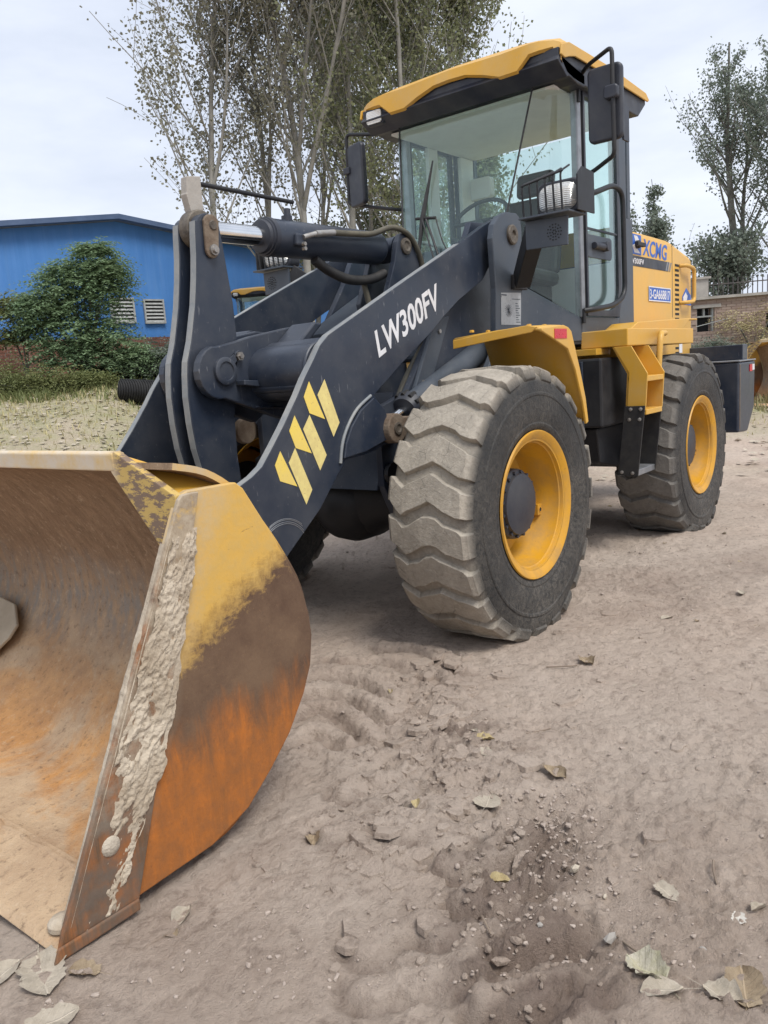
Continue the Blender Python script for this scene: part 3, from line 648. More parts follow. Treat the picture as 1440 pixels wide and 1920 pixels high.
# worn top edge of each arm, sky reflection painted in as paler grey
def edge_strip(pts, y0, y1, th=.004):
    V = []; Fc = []
    for x, z in pts: V += [(x, y0, z), (x, y1, z)]
    nn = []
    for i in range(len(pts)):
        a = pts[max(i - 1, 0)]; b = pts[min(i + 1, len(pts) - 1)]; d = Vector((b[0] - a[0], 0, b[1] - a[1])).normalized(); nn.append((-d.z, d.x) if (-d.z + .6 * d.x) > 0 else (d.z, -d.x))
    V = [];
    for (x, z), (nx, nz) in zip(pts, nn): V += [(x + nx * th, y0, z + nz * th), (x + nx * th, y1, z + nz * th)]
    for (x, z), (nx, nz) in zip(pts, nn): V += [(x - nx * .004, y0, z - nz * .004), (x - nx * .004, y1, z - nz * .004)]
    n = len(pts)
    for i in range(n - 1):
        Fc.append((2 * i, 2 * i + 1, 2 * i + 3, 2 * i + 2)); k = 2 * n
        Fc.append((2 * i, 2 * i + 2, k + 2 * i + 2, k + 2 * i)); Fc.append((2 * i + 1, k + 2 * i + 1, k + 2 * i + 3, 2 * i + 3))
    return V, Fc
both('skylit_top_edge', edge_strip(TOP[:14], .505, .538, .002), 'charcoal_skylit_worn', BM)
both('doubler_plate', prism([(.72, .935), (.70, 1.0), (.655, 1.07), (.58, 1.14), (.48, 1.19), (.40, 1.13), (.372, 1.03), (.40, .985), (.56, .948)], .5425, .56), 'charcoal', BM, bevel=.004)
both('weld_bead', tube(smooth_path([(.735, .545, .915), (.712, .545, 1.0), (.665, .545, 1.075), (.588, .545, 1.148), (.485, .545, 1.2)], 4), .008, 8), 'charcoal_skylit_worn', BM, smooth=60)
P('cross_tube', cyl((.74, -.503, 1.33), (.74, .503, 1.33), .125, 40), 'charcoal', BM, smooth=40)
P('cross_saddle', prism([(.86, 1.25), (.80, 1.43), (.70, 1.475), (.56, 1.47), (.50, 1.33), (.62, 1.2)], -.50, .50), 'charcoal', BM, bevel=.03, seg=4)
BRK = [(.482, 1.543), (.559, 1.55), (.819, 1.508), (.919, 1.486), (1.035, 1.465)] + arc(1.03, 1.352, .118, 75, -100, 10) + [(.836, 1.176), (.62, 1.10), (.45, 1.2)]
both('rocker_bracket', prism(BRK, .100, .142), 'charcoal', BM, bevel=.006)
both('bracket_flange', prism([(.50, 1.552), (.83, 1.30), (.85, 1.30), (.86, 1.33), (.56, 1.56)], .143, .30), 'charcoal', BM, bevel=.01)
both('stop_plate', prism([(.945, 1.312), (.70, 1.296), (.70, 1.276), (.82, 1.272), (.945, 1.290)], .143, .20), 'charcoal', BM, bevel=.004)
both('pin_boss', lathe((1.005, .142, 1.356), (1.005, .17, 1.356), [(0, .062), (.016, .062), (.020, .055), (.020, .042), (.014, .040)], 28), 'charcoal', BM, smooth=35)
both('pin_keeper', prism(arc(1.005, 1.356, .058, 120, 300, 8) + arc(.918, 1.419, .026, -40, 110, 6), .1425, .155), 'charcoal', BM, bevel=.003)
both('keeper_bolt', lathe((.918, .155, 1.419), (.918, .175, 1.419), [(0, .021), (.009, .021), (.009, .014), (.018, .012)], 6), 'steel', BM)
# rear pivot pins
both('pivot_pin', lathe((-.79, .622, 2.02), (-.79, .65, 2.02), [(0, .055), (.012, .055), (.018, .048), (.018, .024), (.008, .02)], 24), 'greasy', BM, smooth=35)
# lettering and stripes
both_txt = side_text('LW300FV', .405, 1.372, -.142, 1.618, .118, .5412, .022, .03)
P('lettering', both_txt, 'white_decal', BM)
STR = [[(.891, 1.286), (.931, 1.223), (.904, 1.152), (.810, 1.119)], [(.792, 1.290), (.845, 1.225), (.763, 1.037), (.716, 1.096)],
       [(.996, 1.150), (1.035, 1.089), (1.006, 1.015), (.912, .981)], [(.905, 1.145), (.952, 1.088), (.868, .901), (.818, .963)],
       [(1.098, 1.012), (1.135, .958), (1.114, .890), (1.017, .853)], [(1.010, 1.015), (1.055, .958), (.972, .768), (.928, .826)]]
for k, q in enumerate(STR): both('stripe_decal', prism(q, .5405, .5418), 'yellow_decal' if k % 2 == 0 else 'pale_decal', BM)
# scrape marks round the bucket pin
for dr_ in (0, .007, .016, .021): both('wear_ring', tube([(1.12 + (.14 + dr_) * math.cos(a), .5402, .58 + (.13 + dr_) * math.sin(a)) for a in np.linspace(rad(42 + dr_ * 900), rad(148 - dr_ * 700), 12)], .0016, 5), 'silver_bar', BM)

# ---- rocker (bell crank)
RK = empty('rocker', parent=LD)
ROC = [(1.026, 2.005), (1.032, 1.951), (1.039, 1.862), (1.052, 1.767), (1.074, 1.649), (1.116, 1.495), (1.150, 1.405), (1.159, 1.352), (1.168, 1.254), (1.165, 1.136), (1.154, 1.027), (1.125, .90), (1.11, .80)] + arc(1.02, .76, .09, 0, -180, 8) + [(.915, .85), (.922, .968), (.917, 1.148), (.88, 1.30), (.856, 1.519), (.858, 1.664), (.875, 1.818), (.886, 1.923), (.893, 1.975)] + arc(.960, 1.975, .067, 165, 25, 8)
both('rocker_plate', prism(ROC, .035, .080), 'charcoal', RK, bevel=.007)
both('skylit_worn_edge', edge_strip(list(reversed(ROC[:13])), .040, .076, .002), 'charcoal_skylit_worn', RK)  # front edge of the rocker, sky sheen painted on as a pale strip
P('spacer', cyl((1.0, -.034, 1.36), (1.0, .034, 1.36), .09, 28), 'charcoal', RK, smooth=40)
P('web_plate', prism([(.96, 1.80), (.98, 1.80), (1.0, 1.42), (.97, 1.42)], -.034, .034), 'charcoal', RK)
both('keeper_plate', prism(arc(.950, 1.992, .045, 20, 160, 6) + arc(.960, 1.885, .036, 190, 350, 6), .0815, .096), 'rusty', RK, bevel=.004)
both('keeper_bolt', lathe((.956, .096, 1.884), (.956, .125, 1.884), [(0, .024), (.012, .024), (.012, .017), (.024, .014)], 12), 'steel', RK, smooth=35)
both('pin_end', lathe((.945, .0965, 1.99), (.945, .104, 1.99), [(0, .022), (.005, .018), (.004, .009)], 14), 'greasy', RK, smooth=35)
P('link', prism(arc(1.02, .76, .085, 90, 270, 8) + arc(1.50, .74, .085, 270, 450, 8), -.033, .033), 'charcoal', RK, bevel=.004)
# pale indicator block and rod on top
P('indicator_block', prism([(.985, 2.05), (1.005, 2.13), (1.0, 2.135), (.992, 2.205), (.915, 2.215), (.915, 2.06)], -.030, .012), 'concrete', RK, bevel=.004)
P('indicator_rod', cyl((.918, -.01, 2.188), (.312, -.01, 2.180), .0105, 12), 'black_paint', RK, smooth=40)

# ---- tilt cylinder
TC = empty('tilt_cylinder', parent=LD)
a0 = Vector((.953, 0, 1.985)); a1 = Vector((-.49, 0, 2.005)); dr = (a1 - a0).normalized()
P('rod_eye', cyl((.953, -.034, 1.985), (.953, .034, 1.985), .082, 30, .006), 'greasy', TC, smooth=40)
P('rod', cyl(a0 + dr * .05, a0 + dr * .42, .046, 32), 'chrome', TC, smooth=40)
P('gland', lathe(a0 + dr * .375, a1, [(0, .052), (.004, .075), (.02, .080), (.022, .086), (.034, .086), (.036, .092), (.060, .094), (.064, .09)], 36), 'plastic_dark', TC, smooth=35)
P('barrel', lathe(a0 + dr * .43, a1, [(0, .090), (.84, .090), (.865, .083), (.885, .062), (.90, .04)], 40), 'charcoal', TC, smooth=35)
P('end_eye', cyl((-.47, -.06, 2.004), (-.47, .06, 2.004), .07, 26), 'charcoal', TC, smooth=40)
P('port_block', box(.37, .43, .062, .108, 1.945, 2.005), 'charcoal', TC, bevel=.01)
P('hose_fitting', join(cyl((.385, .11, 1.985), (.30, .118, 2.008), .014, 10), cyl((.30, .118, 2.008), (.16, .118, 2.026), .017, 10)), 'steel', TC, smooth=40)
for dz in (-.034, -.012): P('bolt', cyl((.388, .106, 1.965 + dz), (.388, .125, 1.965 + dz), .010, 8), 'steel', TC)
P('hose', tube(smooth_path([(.16, .118, 2.026), (.0, .118, 2.035), (-.16, .115, 2.05), (-.34, .12, 2.10), (-.50, .12, 2.07), (-.60, .12, 1.95), (-.63, .12, 1.78), (-.62, .12, 1.6)], 6), .0155, 10), 'hose', TC, smooth=60)
P('grease_nipple', join(cyl((.375, 0, 2.05), (.375, 0, 2.105), .028, 12), cyl((.372, 0, 2.10), (.368, 0, 2.14), .017, 10)), 'plastic_dark', TC, smooth=40)
P('under_hose', tube(smooth_path([(.23, .03, 1.90), (.12, .04, 1.845), (-.02, .05, 1.81), (-.2, .05, 1.82), (-.33, .05, 1.86)], 6), .026, 10), 'black_rubber', TC, smooth=60)
P('feed_pipe', tube(smooth_path([(-.16, .02, 1.84), (-.19, .03, 1.72), (-.23, .05, 1.5)], 5), .016, 8), 'hose', TC, smooth=60)

# ---- lift cylinders
for s in (1, -1):
    LC = empty('lift_cylinder', parent=LD)
    mk = (lambda vf: vf) if s > 0 else flip
    b0 = Vector((.355, .50, 1.035)); b1 = Vector((-.78, .46, 1.43)); dl = (b1 - b0).normalized()
    P('clevis', mk(join(cyl((.355, .465, 1.035), (.355, .592, 1.035), .072, 26), box(.235, .35, .475, .585, .985, 1.085))), 'rusty', LC, bevel=.006)
    P('pin', mk(lathe((.355, .592, 1.035), (.355, .606, 1.035), [(0, .03), (.008, .03), (.010, .02), (.004, .012)], 18)), 'greasy', LC, smooth=35)
    P('rod', mk(cyl(b0 + dl * .08, b0 + dl * .30, .034, 24)), 'chrome', LC, smooth=40)
    P('gland', mk(lathe(b0 + dl * .20, b1, [(0, .045), (.004, .07), (.03, .082), (.06, .088), (.08, .074)], 28)), 'plastic_dark', LC, smooth=35)
    u_, w_ = frame(dl); gb = []
    for k in range(12):
        a = 2 * math.pi * k / 12; c_ = b0 + dl * .225 + (u_ * math.cos(a) + w_ * math.sin(a)) * .080; gb.append(cyl(c_, c_ + dl * .05, .0125, 6))
    P('gland_bolts', mk(join(*gb)), 'black_rubber', LC)
    P('barrel', mk(cyl(b0 + dl * .27, b1, .066, 32)), 'cab_grey', LC, smooth=40)

# ---- front frame
FF = empty('front_frame', parent=LD)
both('tower_plate', prism([(-.575, 1.985), (-.60, 2.06), (-.66, 2.11), (-.74, 2.14), (-.86, 2.145), (-.905, 2.12), (-.915, 2.06), (-.90, 1.73), (-.87, 1.5), (-.85, .72), (-.25, .72), (-.30, 1.1), (-.56, 1.40), (-.59, 1.72)], .585, .622), 'cab_grey', FF, bevel=.005)
both('inner_plate', prism([(.30, .74), (.30, 1.13), (.05, 1.20), (-.30, 1.60), (-.50, 1.85), (-.66, 2.11), (-.86, 2.12), (-.95, 1.9), (-1.10, 1.4), (-1.2, .55), (-.2, .46), (.2, .55)], .40, .44), 'charcoal', FF, bevel=.005)
both('reinforcing_bar', prism([(-.216, 1.575), (-.345, 1.58), (-.11, 1.185), (.030, 1.185)], .4415, .465), 'cab_grey', FF, bevel=.003)
for z_, x_ in ((1.50, -.235), (1.24, -.06)): both('bolt', cyl((x_, .465, z_), (x_, .475, z_), .012, 6), 'steel', FF)
P('cross_box', box(-1.15, .10, -.399, .399, .60, 1.05), 'black_paint', FF, bevel=.01)
P('front_cross_plate', prism([(.29, .72), (.31, .72), (.12, 1.2), (.09, 1.2)], -.399, .399), 'charcoal', FF)
P('hose_tray', prism([(-.10, 1.55), (-.62, 1.80), (-.64, 1.74), (-.12, 1.49)], -.395, .395), 'cab_grey', FF, bevel=.006)
P('cover_hump', prism(arc(-.42, 1.50, .26, 160, 20, 10) + [(-.15, 1.35), (-.70, 1.35)], .16, .38), 'cab_grey', FF, bevel=.03, seg=3)
both('tilt_ear', prism([(-.395, 2.03)] + arc(-.47, 2.01, .075, 60, 150, 5) + [(-.60, 1.93), (-.70, 1.70), (-.72, 1.45), (-.30, 1.45), (-.25, 1.70), (-.36, 1.92)], .075, .11), 'charcoal', FF, bevel=.004)
both('ear_pin', lathe((-.47, .111, 2.01), (-.47, .135, 2.01), [(0, .048), (.01, .046), (.014, .03), (.006, .02)], 20), 'greasy', FF, smooth=35)
both('operating_label', prism([(-.628, 1.522), (-.855, 1.522), (-.872, 1.705), (-.640, 1.697)], .6225, .6245), 'aluminium_label', FF)
lbl = [box(-.64, -.70, .6248, .6253, 1.682, 1.690), box(-.76, -.86, .6248, .6253, 1.664, 1.668)]
for k in range(9): lbl.append(box(-.80, -.85 + .012 * (k % 3), .6248, .6253, 1.535 + .013 * k, 1.540 + .013 * k))
for k in range(8):
    a = math.pi * k / 8; lbl.append(bar_between((-.715 - .045 * math.cos(a), .625, 1.60 - .035 * math.sin(a)), (-.715 + .045 * math.cos(a), .625, 1.60 + .035 * math.sin(a)), .0006, .0035, (0, 1, 0)))
both('label_print', join(*lbl), 'cab_grey', FF)
both('tower_bolt', join(cyl((-.80, .645, 1.745), (-.80, .66, 1.745), .012, 6), cyl((-.88, .645, 1.748), (-.88, .66, 1.748), .012, 6)), 'steel', FF)
both('lamp_arm', join(box(-.92, -.76, .6225, .645, 1.72, 1.80), bar_between((-.80, .67, 1.76), (-.55, .90, 2.0), .085, .10)), 'black_paint', FF, bevel=.004)
# axle and belly
both('axle_tube', lathe((0, 0, .625), (0, .72, .625), [(0, .21), (.08, .22), (.16, .20), (.24, .15), (.34, .125), (.52, .13), (.60, .17), (.70, .18)], 36), 'black_paint', FF, smooth=40)
P('differential', lathe((-.25, 0, .61), (.29, 0, .61), [(0, .12), (.05, .20), (.15, .235), (.30, .235), (.40, .20), (.48, .13), (.53, .05)], 40), 'black_paint', FF, smooth=50)
both('axle_mount', prism([(.20, .72), (.20, .86), (.10, .90), (-.2, .90), (-.24, .72)], .30, .60), 'black_paint', FF, bevel=.01)
both('tow_lug', prism(arc(.255, .80, .055, -90, 90, 8) + [(.15, .86), (.15, .74)], .45, .475), 'black_paint', FF, bevel=.004)

# ---- headlights
for s in (1, -1):
    HL = empty('headlight', parent=LD); mk = (lambda vf: vf) if s > 0 else flip
    P('bracket_plate', mk(prism([(.862, 1.880), (1.096, 1.874), (1.10, 2.016), (.862, 2.022)], -.512, -.50, 'x')), 'cab_grey', HL, bevel=.003)
    dots = [cyl((-.499, 1.025 + r_ * math.cos(a), 1.945 + r_ * math.sin(a)), (-.4975, 1.025 + r_ * math.cos(a), 1.945 + r_ * math.sin(a)), .0038, 6) for r_, n_ in ((.010, 6), (.024, 10), (.038, 14)) for a in [2 * math.pi * k / n_ for k in range(n_)]]
    P('vent_holes', mk(join(*dots)), 'dark_opening', HL)
    P('shelf', mk(box(-.64, -.44, .855, 1.135, 2.024, 2.034)), 'cab_grey', HL, bevel=.002)
    P('housing', mk(prism(rrect(.90, 1.145, 2.036, 2.205, .045), -.66, -.56, 'x')), 'plastic_dark', HL, bevel=.01, smooth=40)
    P('side_guard', mk(prism([(-.70, 2.034), (-.50, 2.034), (-.50, 2.20), (-.56, 2.245), (-.70, 2.235)], 1.150, 1.158)), 'black_paint', HL)
    # bulging lens
    V = []; Fc = []; nr, na = 6, 28
    for i in range(nr + 1):
        q = i / nr
        for k in range(na):
            a = 2 * math.pi * k / na; ca, sa = math.cos(a), math.sin(a); e_ = .62
            V.append((-.556 + .045 * math.sqrt(max(0, 1 - q * q)), 1.022 + q * .108 * math.copysign(abs(ca) ** e_, ca), 2.12 + q * .070 * math.copysign(abs(sa) ** e_, sa)))
    for i in range(nr):
        for k in range(na): Fc.append((i * na + k, i * na + (k + 1) % na, (i + 1) * na + (k + 1) % na, (i + 1) * na + k))
    P('lens', mk((V, Fc)), 'lamp_lens', HL, smooth=60)
    for k in range(6):
        y = .872 + k * .043
        P('guard_bar', mk(tube(round_path([(-.47, y, 2.034), (-.455, y, 2.19 + .006 * k), (-.56, y, 2.225 + .008 * k)], .03), .0055, 8)), 'black_paint', HL, smooth=60)
    P('guard_top_bar', mk(tube([(-.458, .868, 2.188), (-.458, 1.10, 2.222)], .005, 8)), 'black_paint', HL, smooth=60)

# ---- front mudguards
for s in (1, -1):
    FD = empty('front_mudguard', parent=LD); mk = (lambda vf: vf) if s > 0 else flip
    prof = [(-.065, 1.452), (-.09, 1.462), (-.30, 1.468), (-.345, 1.462), (-.38, 1.44), (-.47, 1.25), (-.53, 1.10), (-.555, .98)]
    V = []; Fc = []; n = len(prof); ys = [.66, .90, 1.08, 1.135, 1.15]
    dzs = [-.012, .004, .010, .004, -.006]
    for y, dz in zip(ys, dzs):
        for i, (x, z) in enumerate(prof): V.append((x, y, z + dz * (1 if i < 5 else .2)))
    for j in range(len(ys) - 1):
        for i in range(n - 1): Fc.append((j * n + i, j * n + i + 1, (j + 1) * n + i + 1, (j + 1) * n + i))
    o = P('skin', mk((V, Fc)), 'yellow', FD, smooth=50)
    md = o.modifiers.new('thick', 'SOLIDIFY'); md.thickness = .012; md.offset = -1
    P('front_lip', mk(prism([(.66, 1.395), (.66, 1.437), (.90, 1.462), (1.08, 1.474), (1.13, 1.462), (1.10, 1.440), (.98, 1.428)], -.075, -.062, 'x')), 'yellow', FD, bevel=.003)
    P('outer_flange', mk(prism([(-.062, 1.455), (-.30, 1.470), (-.35, 1.460), (-.385, 1.440), (-.475, 1.25), (-.535, 1.10), (-.562, .975), (-.535, .965), (-.50, 1.08), (-.42, 1.25), (-.34, 1.355), (-.20, 1.40), (-.062, 1.442)], 1.142, 1.156)), 'yellow', FD, bevel=.004)
    P('reflector', mk(box(-.325, -.19, 1.1565, 1.1585, 1.405, 1.452)), 'reflector_red', FD)

for s_ in (1, -1):
    mk = (lambda vf: vf) if s_ > 0 else flip
    for x_, y_ in ((-.12, .74), (-.12, 1.06), (-.28, .74), (-.28, 1.06)): P('bolt', mk(lathe((x_, y_, 1.470), (x_, y_, 1.49), [(0, .013), (.010, .013), (.012, .006)], 6)), 'yellow', LD)
both('bracket_weld', tube([(.85 - .4 * k / 24, .150, 1.185 + .002 * math.sin(k * 2.3) - .075 * k / 24 * .4) for k in range(25)], .007, 6), 'charcoal', BM, smooth=60)
both('tube_weld', tube([(.74 + .128 * math.cos(a), .498, 1.33 + .128 * math.sin(a)) for a in np.linspace(0, 2 * math.pi, 33)], .009, 6, False), 'charcoal', BM, smooth=60)
both('boom_hose', tube(smooth_path([(-.55, .36, 1.70), (-.30, .38, 1.52), (-.05, .385, 1.30), (.10, .39, 1.12), (.16, .42, .98)], 6), .016, 8), 'hose', FF, smooth=60)
both('boom_hose', tube(smooth_path([(-.58, .33, 1.66), (-.34, .36, 1.46), (-.08, .37, 1.24), (.06, .39, 1.06), (.12, .42, .92)], 6), .016, 8), 'black_rubber', FF, smooth=60)
# ---- wheels
def tyre_mesh():
    R0, H = .640, .625
    half = [(.318, .165), (.34, .19), (.368, .205), (.374, .209), (.392, .2135), (.397, .211), (.43, .2195), (.48, .2235), (.52, .2225), (.524, .2255), (.536, .2245), (.54, .220), (.585, .213), (.612, .200), (.630, .172), (.639, .10), (.641, 0)]
    prof = [(r, -y) for r, y in half] + [(r, y) for r, y in reversed(half[:-1])]
    n = 132; V = []; Fc = []; m = len(prof)
    for k in range(n):
        a = 2 * math.pi * k / n
        for r, y in prof: V.append((r * math.cos(a), y, r * math.sin(a)))
    for k in range(n):
        for i in range(m - 1):
            Fc.append((k * m + i, k * m + i + 1, ((k + 1) % n) * m + i + 1, ((k + 1) % n) * m + i))
    # lugs
    NL = 23; pitch = 2 * math.pi / NL
    ts = [-1.10, -1.0, -.90, -.75, -.58, -.42, -.25, -.05, .12, .30, .48, .64, .80, .90, 1.0, 1.10]
    zig = lambda t: np.interp(t, [-1.1, -.95, -.55, .10, .78, .95, 1.1], [.02, .04, .36, .02, .40, .44, .46])
    def surf_r(t, top):
        y = max(-1, min(1, t)) * .205; at = abs(t)
        if top: r = .672 - .012 * at * at - (.012 if at > .93 else 0); yy = y
        else: r = float(np.interp(abs(y), [0, .10, .172, .205], [.636, .634, .624, .600])); yy = y * .97
        if at > 1.05:
            r = (.605 if top else .590); yy = math.copysign(.2165 if top else .205, t)
        return r, yy
    for L_ in range(NL):
        rng = random.Random(L_ * 13 + 1); worn = rng.uniform(-.006, .001); base = L_ * pitch; k0 = len(V); wj = 1 + rng.uniform(-.04, .04)
        for t in ts:
            c = base + zig(t) * pitch + rng.uniform(-.010, .010)
            w = pitch * (.335 if abs(t) < .9 else .30) * wj
            for top in (False, True):
                r, y = surf_r(t, top); r += (worn + rng.uniform(-.004, .003)) if top else 0
                ww = w if top else w * 1.16
                for sg in (-1, 1):
                    a = c + sg * ww; V.append((r * math.cos(a), y, -r * math.sin(a)))
        # per t: 0 base-,1 base+,2 top-,3 top+
        for i in range(len(ts) - 1):
            a, b = k0 + 4 * i, k0 + 4 * (i + 1)
            Fc += [(a + 2, a + 3, b + 3, b + 2), (a, a + 2, b + 2, b), (a + 3, a + 1, b + 1, b + 3)]
        a = k0; b = k0 + 4 * (len(ts) - 1)
        Fc += [(a, a + 1, a + 3, a + 2), (b, b + 2, b + 3, b + 1)]
    out = []
    for x, y, z in V:
        if z < -.50:                       # loaded: flat foot, slight bulge
            d = max(0, -(z + .50)); y *= 1 + .10 * min(1, d / .1) * (1 if abs(y) > .15 else .3)
        z = max(z, -H + .002 - .012 * (1 if abs(x) < .2 else 0))
        out.append((x, y, z))
    return out, Fc
TY = tyre_mesh(); WCACHE = {}
def rim_mesh():
    pr = [(.195, .318), (.212, .345), (.214, .356), (.206, .360), (.200, .350), (.196, .336), (.190, .333), (.188, .322), (.194, .318), (.192, .309), (.176, .305), (.172, .300), (.120, .296), (.10, .287), (.02, .280), (-.005, .268), (-.012, .24), (-.012, .18), (-.02, .17)]
    return lathe((0, 0, 0), (0, 1, 0), pr, 64, cap=False)
def make_wheel(x, s, tyremat_, spin):
    wh = empty('wheel', (x, .926 * s, .625), 0 if s > 0 else math.pi, LD)
    if tyremat_ not in WCACHE:
        t = ob('tyre', TY, tyremat_, wh, smooth=32); md = t.modifiers.new('bevel', 'BEVEL'); md.width = .008; md.segments = 3; md.limit_method = 'ANGLE'; md.angle_limit = rad(40)
        r = ob('rim', rim_mesh(), 'yellow_rim', wh, smooth=30)
        r2 = ob('rim_back', lathe((0, -.21, 0), (0, .1, 0), [(0, .34), (.01, .34), (.05, .30), (.19, .285)], 48, cap=False), 'yellow_rim', wh, smooth=30)
        hb = ob('hub', lathe((0, -.02, 0), (0, 1, 0), [(0, .19), (.02, .178), (.11, .172), (.118, .165), (.124, .15), (.126, .152), (.140, .148), (.146, .12), (.148, .05), (.150, .02)], 40), 'plastic_dark', wh, smooth=28)
        bl = []
        for k in range(16):
            a = 2 * math.pi * (k + .5) / 16; q = bpy.data.objects.new('bolt', bl[0].data) if bl else ob('bolt', cyl((0, 0, 0), (0, .014, 0), .009, 6), 'plastic_dark', wh)
            if bl: COL.objects.link(q); q.parent = wh
            q.location = (.158 * math.cos(a), .098, .158 * math.sin(a)); bl.append(q)
        vl = ob('valve', join(box(-.292, -.235, .045, .085, -.100, -.045), cyl((-.258, .085, -.072), (-.258, .0875, -.072), .015, 12)), 'yellow_rim', wh, bevel=.006)
        vh = ob('valve_hole', cyl((-.258, .0876, -.072), (-.258, .0884, -.072), .010, 12), 'dark_opening', wh)
        WCACHE[tyremat_] = [t, r, r2, hb, vl, vh] + bl
    else:
        for q in WCACHE[tyremat_]:
            c = q.copy(); COL.objects.link(c); c.parent = wh
    return wh
make_wheel(0, 1, 'tyre_dusty', 0); make_wheel(0, -1, 'tyre_dusty', 0)
make_wheel(-2.6, 1, 'tyre_grey', 0); make_wheel(-2.6, -1, 'tyre_grey', 0)

# ---- rear frame, tank, steps
RF = empty('rear_frame', parent=LD)
P('chassis', box(-4.0, -1.35, -.38, .38, .70, 1.25), 'black_paint', RF, bevel=.01)
both('rear_axle', lathe((-2.6, 0, .625), (-2.6, .72, .625), [(0, .22), (.16, .2), (.24, .15), (.34, .125), (.55, .13), (.60, .17), (.70, .18)], 30), 'black_paint', RF, smooth=40)
P('joint', join(cyl((-1.28, 0, .55), (-1.28, 0, 1.35), .09, 20), box(-1.40, -1.1, -.25, .25, .62, .72), box(-1.40, -1.1, -.25, .25, 1.1, 1.2)), 'black_paint', RF)
both('fuel_tank', box(-2.02, -1.45, .42, .86, .86, 1.30), 'black_paint', RF, bevel=.015)
both('tank_side', box(-1.449, -1.43, .60, .74, .80, 1.285), 'charcoal', RF, bevel=.004)
both('belly_guard', prism([(-1.55, .62), (-1.9, .55), (-2.1, .62), (-2.1, .85), (-1.5, .85)], .3, .8), 'black_paint', RF, bevel=.01)
for s in (1, -1):
    PF = empty('platform', parent=LD); mk = (lambda vf: vf) if s > 0 else flip
    P('deck', mk(prism([(-1.60, .66), (-1.60, .975), (-2.56, .985), (-2.9, .985), (-2.9, .66)], 1.365, 1.474, 'z')), 'yellow', PF, bevel=.006)
    P('rear_mudguard', mk(prism([(-1.94, 1.475), (-2.10, 1.528), (-3.20, 1.565), (-3.42, 1.565), (-3.42, 1.553), (-3.22, 1.55), (-3.05, 1.475)], .62, .86)), 'yellow', PF, bevel=.006)
    P('under_bracket', mk(box(-1.75, -1.52, .60, .80, 1.32, 1.362)), 'yellow', PF, bevel=.004)
    LA = empty('ladder', parent=LD)
    SP = [(.885, 1.362), (.998, 1.362), (1.100, 1.185), (1.084, .955), (.966, .955), (.982, 1.195)]
    P('front_stringer', mk(prism(SP, -1.606, -1.594, 'x')), 'yellow', LA, bevel=.002)
    P('rear_stringer', mk(prism(SP, -1.912, -1.90, 'x')), 'yellow', LA, bevel=.002)
    P('back_plate', mk(prism([(.87, 1.362), (.885, 1.362), (.985, 1.19), (.968, .955), (.95, .955), (.965, 1.19)], -1.899, -1.607, 'x')), 'yellow', LA)
    for z, y0, y1 in ((1.170, .965, 1.098), (.960, .955, 1.086)):
        P('tread', mk(box(-1.899, -1.607, y0, y1, z - .034, z)), 'yellow', LA, bevel=.004)
    LO = [(.955, .985), (1.086, .985), (1.034, .533), (.902, .540)]
    P('lower_stringer', mk(prism(LO, -1.592, -1.580, 'x')), 'black_rubber', LA, bevel=.002)
    P('lower_stringer', mk(prism([(y * .998, z) for y, z in LO], -1.912, -1.901, 'x')), 'black_rubber', LA, bevel=.002)
    P('bottom_step', mk(box(-1.90, -1.593, .905, 1.032, .535, .575)), 'silver_bar', LA, bevel=.004)
    for yy, zz in ((.995, .965), (1.06, .965), (.985, .90), (1.052, .90), (.93, .56), (1.0, .555)):
        P('bolt', mk(lathe((-1.579, yy, zz), (-1.565, yy, zz), [(0, .012), (.006, .012), (.007, .007), (.012, .006)], 8)), 'steel', LA)
    P('grab_rail', mk(tube(round_path([(-1.935, 1.04, 1.02), (-1.96, 1.05, 1.30), (-1.99, 1.05, 1.435), (-2.22, 1.0, 1.44)], .06), .020, 12)), 'yellow', LA, smooth=60)

# ---- hood
HD = empty('hood', parent=LD)
def hood_body():
    # sections along x: (x, half width, top z)
    sec = [(-2.52, .60, 2.245), (-3.60, .60, 2.236), (-4.10, .60, 2.15), (-4.16, .575, 2.10)]
    V = []; Fc = []; m = 9
    for x, w, zt in sec:
        b = 1.24
        for y, z in [(w, b), (w, zt - .06), (w - .02, zt - .025), (w - .06, zt), (0, zt + .012), (-(w - .06), zt), (-(w - .02), zt - .025), (-w, zt - .06), (-w, b)]: V.append((x, y, z))
    for i in range(len(sec) - 1):
        for k in range(m - 1): Fc.append((i * m + k, i * m + k + 1, (i + 1) * m + k + 1, (i + 1) * m + k))
    Fc.append(tuple(range(m))); Fc.append(tuple(range((len(sec) - 1) * m, len(sec) * m)))
    return V, Fc
P('body', hood_body(), 'yellow', HD, smooth=30)
both('seam', box(-3.606, -3.598, .598, .6012, 1.60, 2.19), 'plastic_dark', HD)
zs = [2.045 - .0405 * k for k in range(12)]
for z in zs + [1.395, 1.352, 1.31]: both('louvre', box(-3.775, -3.672, .585, .6015, z - .020, z), 'dark_opening', HD)
both('grab_handle', tube(round_path([(-3.80, .60, 2.035), (-3.82, .655, 2.035), (-4.02, .655, 2.02), (-4.02, .655, 1.74), (-3.82, .655, 1.725), (-3.80, .60, 1.725)], .05), .017, 10), 'yellow', HD, smooth=60)
P('stripe_panel', prism([(-2.60, 2.048), (-3.53, 2.048), (-3.50, 1.972), (-2.60, 1.972)], .6008, .6022), 'plastic_dark', HD)
for k in range(3): P('stripe_mark', prism([(-3.47 - .045 * k, 2.046), (-3.495 - .045 * k, 2.046), (-3.455 - .045 * k, 1.974), (-3.43 - .045 * k, 1.974)], .6024, .6032), 'silver_bar', HD)
